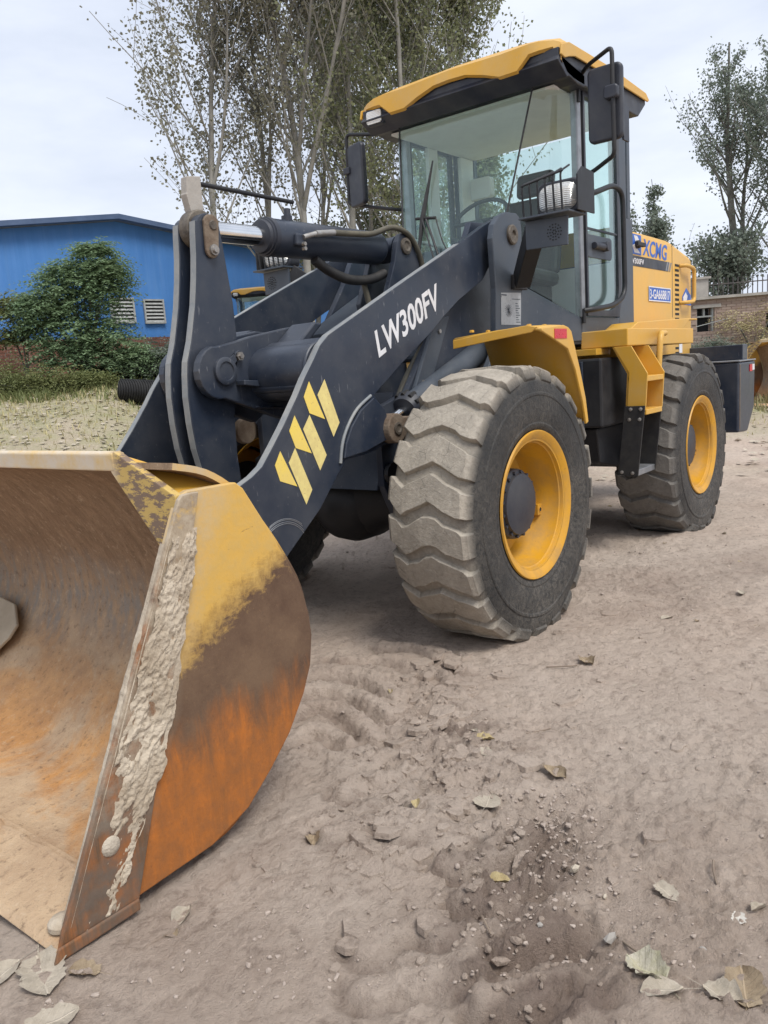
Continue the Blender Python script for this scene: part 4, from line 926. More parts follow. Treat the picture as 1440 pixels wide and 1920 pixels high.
P('model_lettering', side_text('LW300FV', -2.62, 1.990, -2.935, 1.990, .040, .6026, .015), 'white_decal', HD)
P('brand_lettering', side_text('XCMG', -2.925, 2.068, -3.46, 2.060, .120, .6010, .022, .02), 'blue_decal', HD)
P('brand_badge', prism([(-2.62, 2.058), (-2.885, 2.058), (-2.885, 2.205), (-2.62, 2.205)], .6006, .6016), 'blue_decal', HD)
P('badge_mark', prism([(-2.73, 2.195), (-2.80, 2.195), (-2.86, 2.15), (-2.80, 2.10), (-2.86, 2.07), (-2.74, 2.07), (-2.70, 2.12), (-2.77, 2.14)], .6018, .6026), 'white_decal', HD)
P('number_plate', box(-3.545, -3.03, .6006, .604, 1.725, 1.832), 'blue_decal', HD)
P('plate_rim', join(box(-3.549, -3.026, .6045, .606, 1.8275, 1.836), box(-3.549, -3.026, .6045, .606, 1.721, 1.7295), box(-3.549, -3.541, .6045, .606, 1.7297, 1.8273), box(-3.034, -3.026, .6045, .606, 1.7297, 1.8273)), 'white_decal', HD)
P('plate_lettering', side_text('3-GA668817', -3.052, 1.742, -3.523, 1.742, .073, .6046, .012), 'white_decal', HD)
P('engine_sticker', prism([(-3.86, 1.78), (-3.97, 1.86), (-4.09, 1.80), (-4.10, 1.71), (-3.86, 1.715)], .6006, .6018), 'blue_decal', HD)
P('sticker_mark', prism([(-3.88, 1.775), (-3.95, 1.82), (-4.0, 1.79), (-3.97, 1.73), (-3.89, 1.73)], .602, .6028), 'white_decal', HD)
P('service_tag', box(-3.84, -3.76, .6006, .606, 1.30, 1.385), 'white_decal', HD)
both('lower_seam', box(-3.66, -2.95, .598, .6012, 1.382, 1.394), 'dark_opening', HD)
# filler cap with black cover, near the cab
P('filler_cap', join(cyl((-2.78, .60, 2.13), (-2.78, .63, 2.13), .03, 16), box(-2.86, -2.70, .618, .648, 2.112, 2.142)), 'black_rubber', HD, bevel=.004)
P('exhaust', cyl((-3.2, -.2, 2.2), (-3.2, -.2, 2.72), .045, 18), 'black_paint', HD, smooth=40)

# ---- counterweight
CW = empty('counterweight', parent=LD)
CWP = [(-3.75, .60), (-4.05, .585), (-4.26, .78), (-4.28, 1.19), (-3.75, 1.19)]
P('block', prism(CWP, -1.10, 1.10), 'charcoal', CW, bevel=.018, seg=3)
P('bumper_top', prism([(-3.745, 1.192), (-4.285, 1.192), (-4.285, 1.204), (-3.745, 1.204)], -1.105, 1.105), 'silver_bar', CW, bevel=.003)
P('lamp_box', box(-4.22, -4.06, -.98, 1.05, 1.205, 1.335), 'charcoal', CW, bevel=.006)
both('tail_reflector', box(-4.16, -4.08, 1.1005, 1.106, 1.10, 1.16), 'reflector_red', CW)
both('tail_lamp', box(-4.235, -4.165, 1.1005, 1.106, 1.11, 1.16), 'white_decal', CW)
both('edge_scrape', box(-3.786, -3.766, 1.1003, 1.1018, .63, 1.17), 'rusty', CW)

# ---- cab
CB = empty('cab', parent=LD)
ZB = 1.42
# floor pan and lower panels
plan = [(-1.06, .34), (-1.61, .67), (-2.52, .67), (-2.52, -.67), (-1.61, -.67), (-1.06, -.34)]
P('floor', prism(plan, 1.40, 1.46, 'z'), 'black_paint', CB)
def quad_wall(pts, th, inward):
    d = Vector(inward).normalized() * th; n = len(pts); V = [tuple(p) for p in pts] + [tuple(Vector(p) + d) for p in pts]
    return V, [tuple(range(n)), tuple(range(2 * n - 1, n - 1, -1))] + [(i, (i + 1) % n, n + (i + 1) % n, n + i) for i in range(n)]
P('front_panel', quad_wall([(-1.06, .34, ZB), (-1.06, -.34, ZB), (-1.06, -.34, 1.80), (-1.06, .34, 1.80)], .03, (-1, 0, 0)), 'cab_grey', CB, bevel=.004)
both('corner_panel', quad_wall([(-1.06, .342, ZB), (-1.60, .67, ZB), (-1.60, .67, 1.565), (-1.06, .342, 1.885)], .03, (-.5, -.85, 0)), 'cab_grey', CB, bevel=.004)
both('sill', box(-2.25, -1.602, .64, .672, ZB, 1.575), 'cab_grey', CB, bevel=.004)
both('rear_side_panel', prism([(-2.24, ZB), (-2.52, ZB), (-2.52, 2.27), (-2.24, 2.27)], .64, .674), 'cab_grey', CB, bevel=.006)
both('rear_pillar', prism([(-2.26, 2.271), (-2.42, 2.271), (-2.42, 2.98), (-2.26, 2.98)], .632, .668), 'cab_grey', CB, bevel=.006)
both('back_post', box(-2.52, -2.46, .60, .66, 2.271, 2.98), 'cab_grey', CB, bevel=.006)
both('front_pillar', join(bar_between((-1.615, .658, 1.57), (-1.615, .658, 2.98), .05, .05, (1, 0, 0))), 'silver_bar', CB, bevel=.006)
both('pillar_seal', box(-1.665, -1.641, .64, .675, 1.575, 2.98), 'black_rubber', CB)
for z in (1.575, 2.30, 2.92): both('hinge', cyl((-1.60, .688, z - .045), (-1.60, .688, z + .045), .013, 10), 'black_paint', CB, smooth=40)
# window glass: windscreen leaning back, corner panes, door, sides, rear
WT, WB_ = (-1.35, 2.96), (-1.062, 1.80)
P('windscreen', quad_wall([(WT[0], .505, WT[1]), (WT[0], -.505, WT[1]), (WB_[0], -.335, WB_[1]), (WB_[0], .335, WB_[1])], .006, (-1, 0, -.2)), 'cab_glass', CB)
def corner_glass():
    n = 10; V = []; Fc = []
    for i in range(n + 1):
        t = i / n; z = 1.80 + (2.96 - 1.80) * t
        a = Vector((WB_[0] + (WT[0] - WB_[0]) * t, .338 + (.508 - .338) * t, z)); b = Vector((-1.60, .672, z if i else 1.80))
        for k in range(7):
            s = k / 6; q = a.lerp(b, s); q += Vector((.035, .035, 0)) * math.sin(math.pi * s) * .5
            if i == 0: q.z = 1.885 + (1.565 - 1.885) * s
            V.append(tuple(q))
    for i in range(n):
        for k in range(6): Fc.append((i * 7 + k, i * 7 + k + 1, (i + 1) * 7 + k + 1, (i + 1) * 7 + k))
    return V, Fc
both('corner_glass', corner_glass(), 'cab_glass', CB, smooth=60)
both('screen_seam', tube([(WB_[0] + .004, .338, 1.82), (WT[0] + .004, .508, 2.96)], .006, 8), 'black_rubber', CB)
P('windscreen_base', box(-1.10, -1.05, -.335, .335, 1.78, 1.815), 'black_rubber', CB)
P('rear_window', quad_wall([(-2.51, .60, 2.0), (-2.51, -.60, 2.0), (-2.51, -.60, 2.93), (-2.51, .60, 2.93)], .006, (1, 0, 0)), 'cab_glass', CB)
P('back_panel', box(-2.52, -2.49, -.64, .64, ZB, 2.0), 'cab_grey', CB)
both('quarter_glass', quad_wall([(-2.421, .655, 2.275), (-2.459, .65, 2.275), (-2.459, .65, 2.97), (-2.421, .655, 2.97)], .006, (0, -1, 0)), 'cab_glass', CB)
for s in (1, -1):
    DR = empty('door', parent=LD); mk = (lambda vf: vf) if s > 0 else flip
    r = .16
    inner = [(-1.69, 1.62), (-1.69, 2.93), (-2.20, 2.93)] + arc(-2.20 + r, 1.62 + r, r, 180, 270, 6)
    outer = [(-1.667, 1.58), (-1.667, 2.965), (-2.245, 2.965), (-2.245, 1.58)]
    n_ = len(inner); oi = [outer[0], outer[1], outer[2]] + [(-2.245, 1.58 + (.2 - .2 * k / 6)) if k < 4 else (-2.245 + .3 * (k - 3) / 6, 1.58) for k in range(7)]
    V = []; Fc = []
    for y in (.662, .688):
        for q in inner: V.append((q[0], y, q[1]))
        for q in oi: V.append((q[0], y, q[1]))
    m = 2 * n_
    for i in range(n_):
        j = (i + 1) % n_
        Fc += [(i, j, n_ + j, n_ + i), (m + i, m + n_ + i, m + n_ + j, m + j), (i, m + i, m + j, j), (n_ + i, n_ + j, m + n_ + j, m + n_ + i)]
    P('door_frame', mk((V, Fc)), 'plastic_dark', DR)
    P('door_glass', mk(prism(inner, .672, .677)), 'cab_glass', DR)
    P('mid_rail', mk(box(-2.205, -1.69, .668, .684, 2.130, 2.142)), 'plastic_dark', DR)
    P('lock_plate', mk(prism(rrect(-2.10, -1.69, 1.955, 2.10, .03), .678, .683)), 'cab_grey', DR, bevel=.003)
    P('handle', mk(join(cyl((-1.76, .70, 2.03), (-1.92, .70, 2.03), .022, 14), cyl((-1.95, .683, 2.035), (-1.95, .725, 2.035), .032, 16), box(-1.86, -1.83, .683, .70, 2.01, 2.05))), 'plastic_dark', DR, bevel=.004)
    P('grab_rail', mk(tube(round_path([(-1.60, .69, 2.315), (-1.65, .745, 2.33), (-1.98, .75, 2.425), (-2.14, .75, 2.40), (-2.155, .75, 1.72), (-1.95, .745, 1.645), (-1.64, .742, 1.615), (-1.60, .69, 1.61)], .09), .0175, 12)), 'black_paint', DR, smooth=60)
# roof
RO = empty('roof', parent=LD)
def roof_skin():
    ys = [-.746, -.735, -.70, -.62, -.56, -.48, -.36, -.25, -.12, 0, .12, .25, .36, .48, .56, .62, .70, .735, .746]
    bot = lambda y: float(np.interp(abs(y), [0, .12, .25, .36, .46, .53, .56, .70, .72, .746], [3.085, 3.08, 3.045, 3.005, 3.0, 3.02, 3.075, 3.085, 3.03, 3.005]))
    top = lambda y: float(np.interp(abs(y), [0, .36, .55, .68, .735, .746], [3.155, 3.142, 3.146, 3.142, 3.12, 3.10]))
    crown = lambda y: float(np.interp(abs(y), [0, .5, .70, .735, .746], [3.20, 3.19, 3.168, 3.14, 3.10]))
    V = []; m = 7
    for y in ys:
        fx = -1.20 - .05 * max(0, abs(y) - .6) / .146
        V += [(fx - .02, y, bot(y)), (fx, y, bot(y) + .012), (fx - .012, y, top(y)), (fx - .10, y, crown(y)), (-1.95, y, crown(y) + .004), (-2.62, y, crown(y) - .02), (-2.668, y, 3.095)]
    Fc = []
    for j in range(len(ys) - 1):
        for i in range(m - 1): Fc.append((j * m + i, j * m + i + 1, (j + 1) * m + i + 1, (j + 1) * m + i))
    return V, Fc
P('roof_skin', roof_skin(), 'yellow', RO, smooth=35)
both('roof_side', prism([(-1.225, 3.042), (-1.24, 3.10), (-1.34, 3.135), (-1.95, 3.145), (-2.60, 3.125), (-2.665, 3.09), (-2.64, 3.075), (-1.70, 3.080), (-1.42, 3.075), (-1.34, 3.055), (-1.28, 3.035)], .744, .756), 'yellow', RO, bevel=.004)
P('soffit', prism([(-1.235, 3.03), (-1.36, 2.96), (-1.50, 2.955), (-2.50, 2.955), (-2.64, 3.06), (-2.64, 3.09), (-1.235, 3.09)], -.735, .735), 'plastic_dark', RO, bevel=.006)
P('visor_box', prism([(-1.21, 3.015), (-1.33, 2.945), (-1.36, 2.96), (-1.24, 3.05)], -.74, .74), 'plastic_dark', RO, bevel=.005)
both('corner_hood', prism([(-1.235, 3.04), (-1.30, 2.975), (-1.48, 2.945), (-1.60, 2.945), (-1.60, 3.02), (-1.235, 3.06)], .56, .735), 'plastic_dark', RO, bevel=.01)
P('headliner', box(-2.48, -1.40, -.62, .62, 2.935, 2.950), 'headliner', RO)
WL = empty('work_lamp', parent=LD)
P('lamp_shell', prism(rrect(-.705, -.555, 2.980, 3.080, .02), -1.32, -1.232, 'x'), 'plastic_dark', WL, bevel=.006)
P('lamp_glass', prism(rrect(-.695, -.565, 2.988, 3.072, .018), -1.2315, -1.218, 'x'), 'lamp_lens', WL, bevel=.006)
P('beacon_base', prism(rrect(-.12, .02, 3.19, 3.225, .012), -1.62, -1.50, 'x'), 'yellow', RO, bevel=.006)
# mirrors
ML = empty('left_mirror', parent=LD)
P('mirror_case', prism(rrect(.818, 1.030, 2.565, 2.985, .035), -1.475, -1.43, 'x'), 'plastic_dark', ML, bevel=.014, seg=3, smooth=40)
P('mirror_face', prism(rrect(.832, 1.016, 2.58, 2.97, .03), -1.4785, -1.4755, 'x'), 'chrome', ML)
P('mirror_lip', box(-1.56, -1.476, 1.010, 1.022, 2.56, 2.76), 'plastic_dark', ML)
P('mirror_arm', tube(round_path([(-1.60, .70, 3.02), (-1.50, .80, 3.035), (-1.405, .985, 3.06), (-1.405, .990, 2.47), (-1.55, .80, 2.44), (-1.61, .69, 2.43)], .04), .013, 10), 'black_paint', ML, smooth=60)
P('mirror_clamp', prism(rrect(.935, 1.02, 2.78, 2.855, .02), -1.43, -1.385, 'x'), 'plastic_dark', ML, bevel=.008, smooth=40)
MR = empty('right_mirror', parent=LD)
def rot_pts(vf, c, a):
    ca, sa = math.cos(a), math.sin(a)
    return [(c[0] + (x - c[0]) * ca - (y - c[1]) * sa, c[1] + (x - c[0]) * sa + (y - c[1]) * ca, z) for x, y, z in vf[0]], vf[1]
P('mirror_case', rot_pts(prism(rrect(-1.115, -.905, 2.545, 2.985, .04), -1.52, -1.475, 'x'), (-1.5, -1.06), rad(-20)), 'plastic_dark', MR, bevel=.014, seg=3, smooth=40)
P('mirror_arm', tube(round_path([(-1.56, -.66, 2.975), (-1.50, -.72, 2.99), (-1.50, -1.110, 3.075), (-1.50, -1.130, 2.580), (-1.50, -.72, 2.475), (-1.56, -.66, 2.465)], .04), .013, 10), 'black_paint', MR, smooth=60)
P('mirror_clamp', box(-1.52, -1.47, -1.145, -1.085, 2.79, 2.84), 'plastic_dark', MR, bevel=.008)
# wipers
WP = empty('wiper', parent=LD)
def on_screen(y, z, off=.02): t = (z - 1.80) / 1.16; return (-1.062 + (-.288) * t + off, y, z)
P('wiper_arm', join(tube([on_screen(-.20, 2.28, .03), on_screen(.02, 1.83, .03)], .008, 8), tube([on_screen(-.23, 2.28, .03), on_screen(-.03, 1.83, .03)], .006, 8)), 'black_paint', WP)
P('wiper_blade', join(tube([on_screen(-.25, 1.95), on_screen(-.235, 2.30), on_screen(-.19, 2.66)], [.006, .018, .005], 8), cyl(on_screen(-.29, 2.30, .02), on_screen(-.13, 2.28, .02), .010, 8)), 'black_rubber', WP)
P('washer_hose', tube(smooth_path([on_screen(-.13, 2.28), on_screen(-.06, 2.12), on_screen(.05, 1.95), on_screen(.10, 1.84)], 5), .005, 6), 'black_rubber', WP)
# cab interior
INN = empty('cab_interior', parent=LD)
P('seat', prism([(-1.75, 1.86), (-2.20, 1.84), (-2.22, 1.95), (-1.75, 1.97)], -.25, .25), 'seat_vinyl', INN, bevel=.05, seg=3)
P('seat_base', box(-2.15, -1.80, -.2, .2, 1.462, 1.84), 'black_paint', INN)
P('seat_back', prism([(-2.14, 1.93), (-2.24, 1.93), (-2.36, 2.50), (-2.27, 2.52)], -.24, .24), 'seat_vinyl', INN, bevel=.04, seg=3)
P('headrest', prism([(-2.29, 2.53), (-2.37, 2.53), (-2.41, 2.70), (-2.32, 2.71)], -.15, .15), 'seat_vinyl', INN, bevel=.035, seg=3)
P('dash', prism([(-1.12, 1.5), (-1.36, 1.5), (-1.44, 2.07), (-1.26, 2.10), (-1.13, 1.93)], -.33, .33), 'plastic_dark', INN, bevel=.02)
ring = [(-1.50 - .11 * math.cos(a), .21 * math.sin(a), 2.27 + .15 * math.cos(a)) for a in np.linspace(0, 2 * math.pi, 33)]
P('steering_wheel', join(tube(ring, .014, 8, False), tube([(-1.50, -.2, 2.27), (-1.50, .2, 2.27)], .014, 6), cyl((-1.51, 0, 2.27), (-1.38, 0, 1.98), .035, 12)), 'seat_vinyl', INN, smooth=60)
P('side_console', box(-2.1, -1.5, -.60, -.34, 1.462, 2.02), 'plastic_dark', INN, bevel=.03)
P('cab_pillar_trim', box(-1.98, -1.86, -.655, -.625, 1.58, 2.94), 'headliner', INN)
both('pillar_bounce_panel', box(-2.45, -2.27, .600, .630, 1.60, 2.93), 'headliner', INN); P('back_bounce_panel', box(-2.488, -2.476, -.60, .60, 1.47, 1.99), 'headliner', INN)  # pale panels, here and on the walls below, added to brighten the cab interior
both('wall_bounce_panel', box(-2.24, -1.66, .625, .638, 1.462, 1.575), 'headliner', INN)
P('rear_speaker', prism(rrect(-.62, -.42, 2.62, 2.78, .03), -2.47, -2.40, 'x'), 'headliner', INN, bevel=.01)
P('grab_bar', tube(round_path([(-1.95, -.60, 2.22), (-1.5, -.58, 2.24), (-1.25, -.45, 2.2)], .1), .014, 8), 'headliner', INN, smooth=60)

# ---- hidden helper: copy a thing with its parts and sub-parts
def copy_tree(o, parent=None, skip=()):
    c = o.copy(); COL.objects.link(c); c.parent = parent
    for ch in list(o.children):
        if ch.name.split('.')[0] in skip: continue
        copy_tree(ch, c, skip)
    return c
L2 = copy_tree(LD, None, ('bolt', 'wiper', 'keeper_bolt', 'cab_interior', 'gland_bolts', 'vent_holes', 'caked_mud', 'mud_splat', 'lettering', 'number_plate', 'plate_lettering', 'plate_rim', 'stripe_decal', 'washer_hose'))
_p = yard(-3.05, 21.5); L2.location = (_p[0], _p[1], gz(_p[0], _p[1]) + .02); L2.rotation_euler = (0, 0, rad(38.5))
tag(L2, 'second yellow wheel loader parked far back by the blue building, mostly hidden', 'wheel loader', 'wheel loaders in the yard')

# slab lying in the bucket
def slab():
    # irregular plate leaning on the curved back of the bucket
    poly = [(-.30, .10), (-.12, .135), (.02, .12), (.115, .04), (.10, -.02), (.055, -.075), (.02, -.13), (-.10, -.14), (-.26, -.10)]
    n = len(poly); V = []
    for t in (0, .016):
        for a, b in poly: V.append((1.822 - b * .62 + t * .80, -.555 + a, .298 + b * .85 + t * .58))
    return V, [tuple(range(n)), tuple(range(2 * n - 1, n - 1, -1))] + [(i, (i + 1) % n, n + (i + 1) % n, n + i) for i in range(n)]
sb = ob('flat_slab', slab(), 'slab_stone', bevel=.005); tag(sb, 'flat tan slab of dried earth lying inside the rusty bucket', 'slab')

# ================================================================== BACKGROUND
WD = (.766, .643)       # the blue gable wall runs to the right and away
def wallp(m, off=0.0, z=0.0):
    lat = -7.44 + m * WD[0] + off * WD[1]; d = 25 + m * WD[1] - off * WD[0]
    return yard(lat, d, z)
GB = ground_z(25)
BL = empty('blue_building', wallp(0, 0, GB)); tag(BL, 'blue sheet metal building with low gabled roof behind the shrub', 'building')
BLi = Vector(wallp(0, 0, GB))
def rel(pts): return [tuple(Vector(p) - BLi) for p in pts]
RIDGE, SL, M0, M1 = 6.38, .125, -13.0, 8.6
def blue_wall():
    V = []; Fc = []; st = .1; n = int((M1 - M0) / st)
    for k in range(n + 1):
        m = M0 + k * st; o = .010 * (1 if (k % 4) in (0, 1) else 0); zt = RIDGE - SL * abs(m)
        V += [wallp(m, o, GB - .3), wallp(m, o, zt)]
    for k in range(n): Fc.append((2 * k, 2 * k + 2, 2 * k + 3, 2 * k + 1))
    return rel(V), Fc
ob('wall', blue_wall(), 'blue_sheet', BL)
def roof_part(ma, mb):
    V = []
    for m in (ma, mb):
        zt = RIDGE - SL * abs(m)
        for off in (.35, -14):
            V += [wallp(m, off, zt + .02), wallp(m, off, zt + .16)]
    return rel(V), [(0, 1, 3, 2), (4, 6, 7, 5), (0, 4, 5, 1), (2, 3, 7, 6), (1, 5, 7, 3), (0, 2, 6, 4)]
ob('roof', roof_part(M0 - .3, 0), 'roof_sheet', BL); ob('roof', roof_part(0, M1 + .3), 'roof_sheet', BL)
def louvre_window(m0, m1, z0, z1):
    w = empty('louvre_window', parent=BL)
    def bx(ma, mb, za, zb, o0, o1):
        V = rel([wallp(m, o, z) for m in (ma, mb) for o in (o0, o1) for z in (za, zb)])
        return V, [(0, 1, 3, 2), (4, 6, 7, 5), (0, 4, 5, 1), (2, 3, 7, 6), (1, 5, 7, 3), (0, 2, 6, 4)]
    ob('frame', join(bx(m0 - .05, m0, z0 - .05, z1 + .05, .03, .10), bx(m1, m1 + .05, z0 - .05, z1 + .05, .03, .10), bx(m0, m1, z1, z1 + .05, .03, .10), bx(m0, m1, z0 - .05, z0, .03, .10)), 'window_white', w)
    ob('backing', bx(m0, m1, z0, z1, .032, .036), 'dark_opening', w)
    n = 6; h = (z1 - z0) / n
    for k in range(n):
        V = rel([wallp(m0, .09, z0 + k * h + .01), wallp(m1, .09, z0 + k * h + .01), wallp(m1, .045, z0 + k * h + h * .62), wallp(m0, .045, z0 + k * h + h * .62),
                 wallp(m0, .09, z0 + k * h - .004), wallp(m1, .09, z0 + k * h - .004), wallp(m1, .045, z0 + k * h + h * .62 - .014), wallp(m0, .045, z0 + k * h + h * .62 - .014)])
        ob('slat', (V, [(0, 1, 2, 3), (7, 6, 5, 4), (0, 4, 5, 1), (1, 5, 6, 2), (2, 6, 7, 3), (3, 7, 4, 0)]), 'window_white', w)
louvre_window(.62, 1.20, 3.42, 4.06); louvre_window(-.45, .22, 3.44, 4.10)

# old brick garden wall in front of it
def bwall(m, off=0.0, z=0.0): return wallp(m, 3.1 + off, z)
BW = empty('brick_wall', bwall(0, 0, .7)); tag(BW, 'weathered red brick wall overgrown by shrubs below the blue building', 'wall')
BWi = Vector(bwall(0, 0, .7))
def bx_wall(fn, org, ma, mb, za, zb, o0, o1):
    V = [tuple(Vector(fn(m, o, z)) - org) for m in (ma, mb) for o in (o0, o1) for z in (za, zb)]
    return V, [(0, 1, 3, 2), (4, 6, 7, 5), (0, 4, 5, 1), (2, 3, 7, 6), (1, 5, 7, 3), (0, 2, 6, 4)]
ob('core', bx_wall(bwall, BWi, -9.0, 7.5, .4, 2.72, -.24, -.012), 'concrete', BW)
bk = []; rng = random.Random(4)
for row in range(27):
    z = .76 + row * .074; m = -9 + (.06 if row % 2 else 0)
    while m < 7.3:
        top = 2.86 - .12 * abs(math.sin(m * .8)) - (.25 if m > 2 else 0)
        if z < top: bk.append((m, z))
        m += .25
vis = [q for q in bk if -4.2 < q[0] < 2.6 and q[1] > 1.45]; rng.shuffle(vis); vis = sorted(vis, key=lambda q: abs(q[0] + 2.4) * .5 - q[1])[:290]
bme = None
for m, z in vis:
    if bme is None:
        o = ob('brick', bx_wall(bwall, Vector(bwall(0, 0, 0)), -.119, .119, 0, .062, -.05, .0), 'brick_red', BW, bevel=0); bme = o
    else:
        o = bme.copy(); COL.objects.link(o)
    o.parent = BW; o.location = Vector(bwall(m + .12, rng.uniform(-.006, .010), z)) - BWi
rest = [q for q in bk if q not in set(vis)]
ro = ob('brickwork', join(*[bx_wall(bwall, BWi, m + .001, m + .239, z, z + .062, -.05, 0) for m, z in rest]), 'brick_red', BW); ro['kind'] = 'stuff'

# ---- shed wall and railing at the right
HO = Vector(yard(8.4, 22.0, .6))
def hw(m, off=0.0, z=0.0):
    return yard(8.4 + m * .985 + off * .17, 22.0 - m * .17 - off * .985 * -1 * -1, z)
SH = empty('brick_shed', HO); tag(SH, 'low tan brick shed with empty window and dry vines at the right', 'shed')
def sbx(ma, mb, za, zb, o0, o1): return bx_wall(hw, HO, ma, mb, za, zb, o0, o1)
ZT = 2.68
ob('wall', join(sbx(-2.5, .42, .5, ZT, -.3, 0), sbx(.42, .88, 2.46, ZT, -.3, 0), sbx(.42, .88, .5, 1.84, -.3, 0), sbx(.88, 2.18, .5, ZT, -.3, 0), sbx(2.18, 2.9, 2.2, ZT, -.3, 0), sbx(2.18, 2.9, .5, 1.75, -.3, 0), sbx(2.9, 9, .5, ZT, -.3, 0)), 'brick_tan', SH)
ob('roof_slab', sbx(-2.8, 9.3, ZT, ZT + .07, -3.5, .14), 'concrete', SH)
ob('lintel', sbx(.30, 1.02, 2.46, 2.545, .002, .05), 'concrete', SH)
ob('window_void', sbx(.42, .88, 1.84, 2.46, -.6, -.301), 'dark_opening', SH); ob('window_void', sbx(2.18, 2.9, 1.75, 2.2, -.6, -.301), 'dark_opening', SH)
ob('window_frame', join(sbx(.42, .46, 1.84, 2.46, -.12, -.06), sbx(.84, .88, 1.84, 2.46, -.12, -.06), sbx(.46, .84, 2.22, 2.26, -.12, -.06), sbx(.62, .66, 2.262, 2.46, -.12, -.06)), 'window_white', SH)
ob('leaning_bar', tube([tuple(Vector(hw(.35, .1, 1.98)) - HO), tuple(Vector(hw(1.15, .12, 2.13)) - HO)], .012, 6), 'window_white', SH)
bk2 = []
for row in range(24):
    z = 1.0 + row * .069; m = -.2 + (.12 if row % 2 else 0)
    while m < 3.2:
        if not (.36 < m + .12 < .96 and 1.80 < z < 2.52) and not (2.1 < m + .12 < 3.0 and 1.7 < z < 2.24): bk2.append((m, z))
        m += .25
bk2.sort(key=lambda q: -q[1]); b0_ = None
for m, z in bk2[:280]:
    if b0_ is None: o = ob('brick', bx_wall(hw, Vector(hw(0, 0, 0)), -.115, .115, 0, .058, -.02, .014), 'brick_tan', SH); b0_ = o
    else: o = b0_.copy(); COL.objects.link(o)
    o.parent = SH; o.location = Vector(hw(m + .12, rng.uniform(-.004, .006), z)) - HO
RL = empty('iron_railing', hw(0, -2.2, ZT + .07)); RLi = Vector(hw(0, -2.2, ZT + .07)); tag(RL, 'dark iron railing with grey brick pier above the tan shed', 'fence')
def rbx(ma, mb, za, zb, o0, o1): return bx_wall(hw, RLi, ma, mb, za, zb, o0, o1)
ob('rail', rbx(-1, 9, 3.20, 3.23, -2.22, -2.19), 'iron', RL); ob('rail', rbx(-1, 9, 2.82, 2.85, -2.22, -2.19), 'iron', RL)
p0_ = None
for k in range(72):
    if p0_ is None: o = ob('bar', bx_wall(hw, Vector(hw(0, 0, 0)), -.009, .009, 0, .62, -.009, .009), 'iron', RL); p0_ = o
    else: o = p0_.copy(); COL.objects.link(o)
    o.parent = RL; o.location = Vector(hw(-.9 + k * .135, -2.205, 2.755)) - RLi
ob('pier', rbx(1.45, 1.83, 2.751, 3.38, -2.40, -2.02), 'concrete', RL); ob('pier_cap', rbx(1.40, 1.88, 3.381, 3.44, -2.45, -1.97), 'concrete', RL)

# a spare bucket of another machine, right edge
B2 = copy_tree(BK, None, ('caked_mud', 'mud_splat', 'corner_bolt'))
B2.name = 'loader_bucket'; _p = yard(7.25, 13.2)
B2.location = (_p[0], _p[1], gz(_p[0], _p[1]) + .30); B2.rotation_euler = (0, 0, 0)
B2.matrix_world = Matrix.Translation((_p[0], _p[1], gz(*_p[:2]) + .02)) @ Matrix.Rotation(rad(-20), 4, 'Z') @ Matrix.Translation((-2.1, 0, 0))
tag(B2, 'yellow loader bucket standing in the grass behind the counterweight at right', 'bucket')

# ---- trees
def leaf_quads(name, p, leaf, nr_, mat, root, flat=0.0):
    n = len(p); a = nr_.normal(0, 1, (n, 3)); a[:, 2] = a[:, 2] * (.8 - .6 * flat) - .5 * (1 - flat); a /= np.linalg.norm(a, axis=1, keepdims=True)
    b = np.cross(a, nr_.normal(0, 1, (n, 3)) * (1 - flat) + np.array((0, 0, 2.0 * flat))); b /= np.linalg.norm(b, axis=1, keepdims=True) + 1e-9
    s_ = leaf * nr_.uniform(.6, 1.25, (n, 1))
    V = np.stack([p, p + a * s_ * .45 + b * s_ * .42, p + a * s_, p + a * s_ * .45 - b * s_ * .42], 1).reshape(-1, 3)
    me = bpy.data.meshes.new(name); me.vertices.add(4 * n); me.vertices.foreach_set('co', V.ravel())
    me.loops.add(4 * n); me.loops.foreach_set('vertex_index', np.arange(4 * n, dtype=np.int32))
    me.polygons.add(n); me.polygons.foreach_set('loop_start', np.arange(0, 4 * n, 4, dtype=np.int32)); me.polygons.foreach_set('loop_total', np.full(n, 4, dtype=np.int32))
    me.update(calc_edges=True); me.materials.append(M(mat))
    o = bpy.data.objects.new(name, me); COL.objects.link(o); o.parent = root
    return o
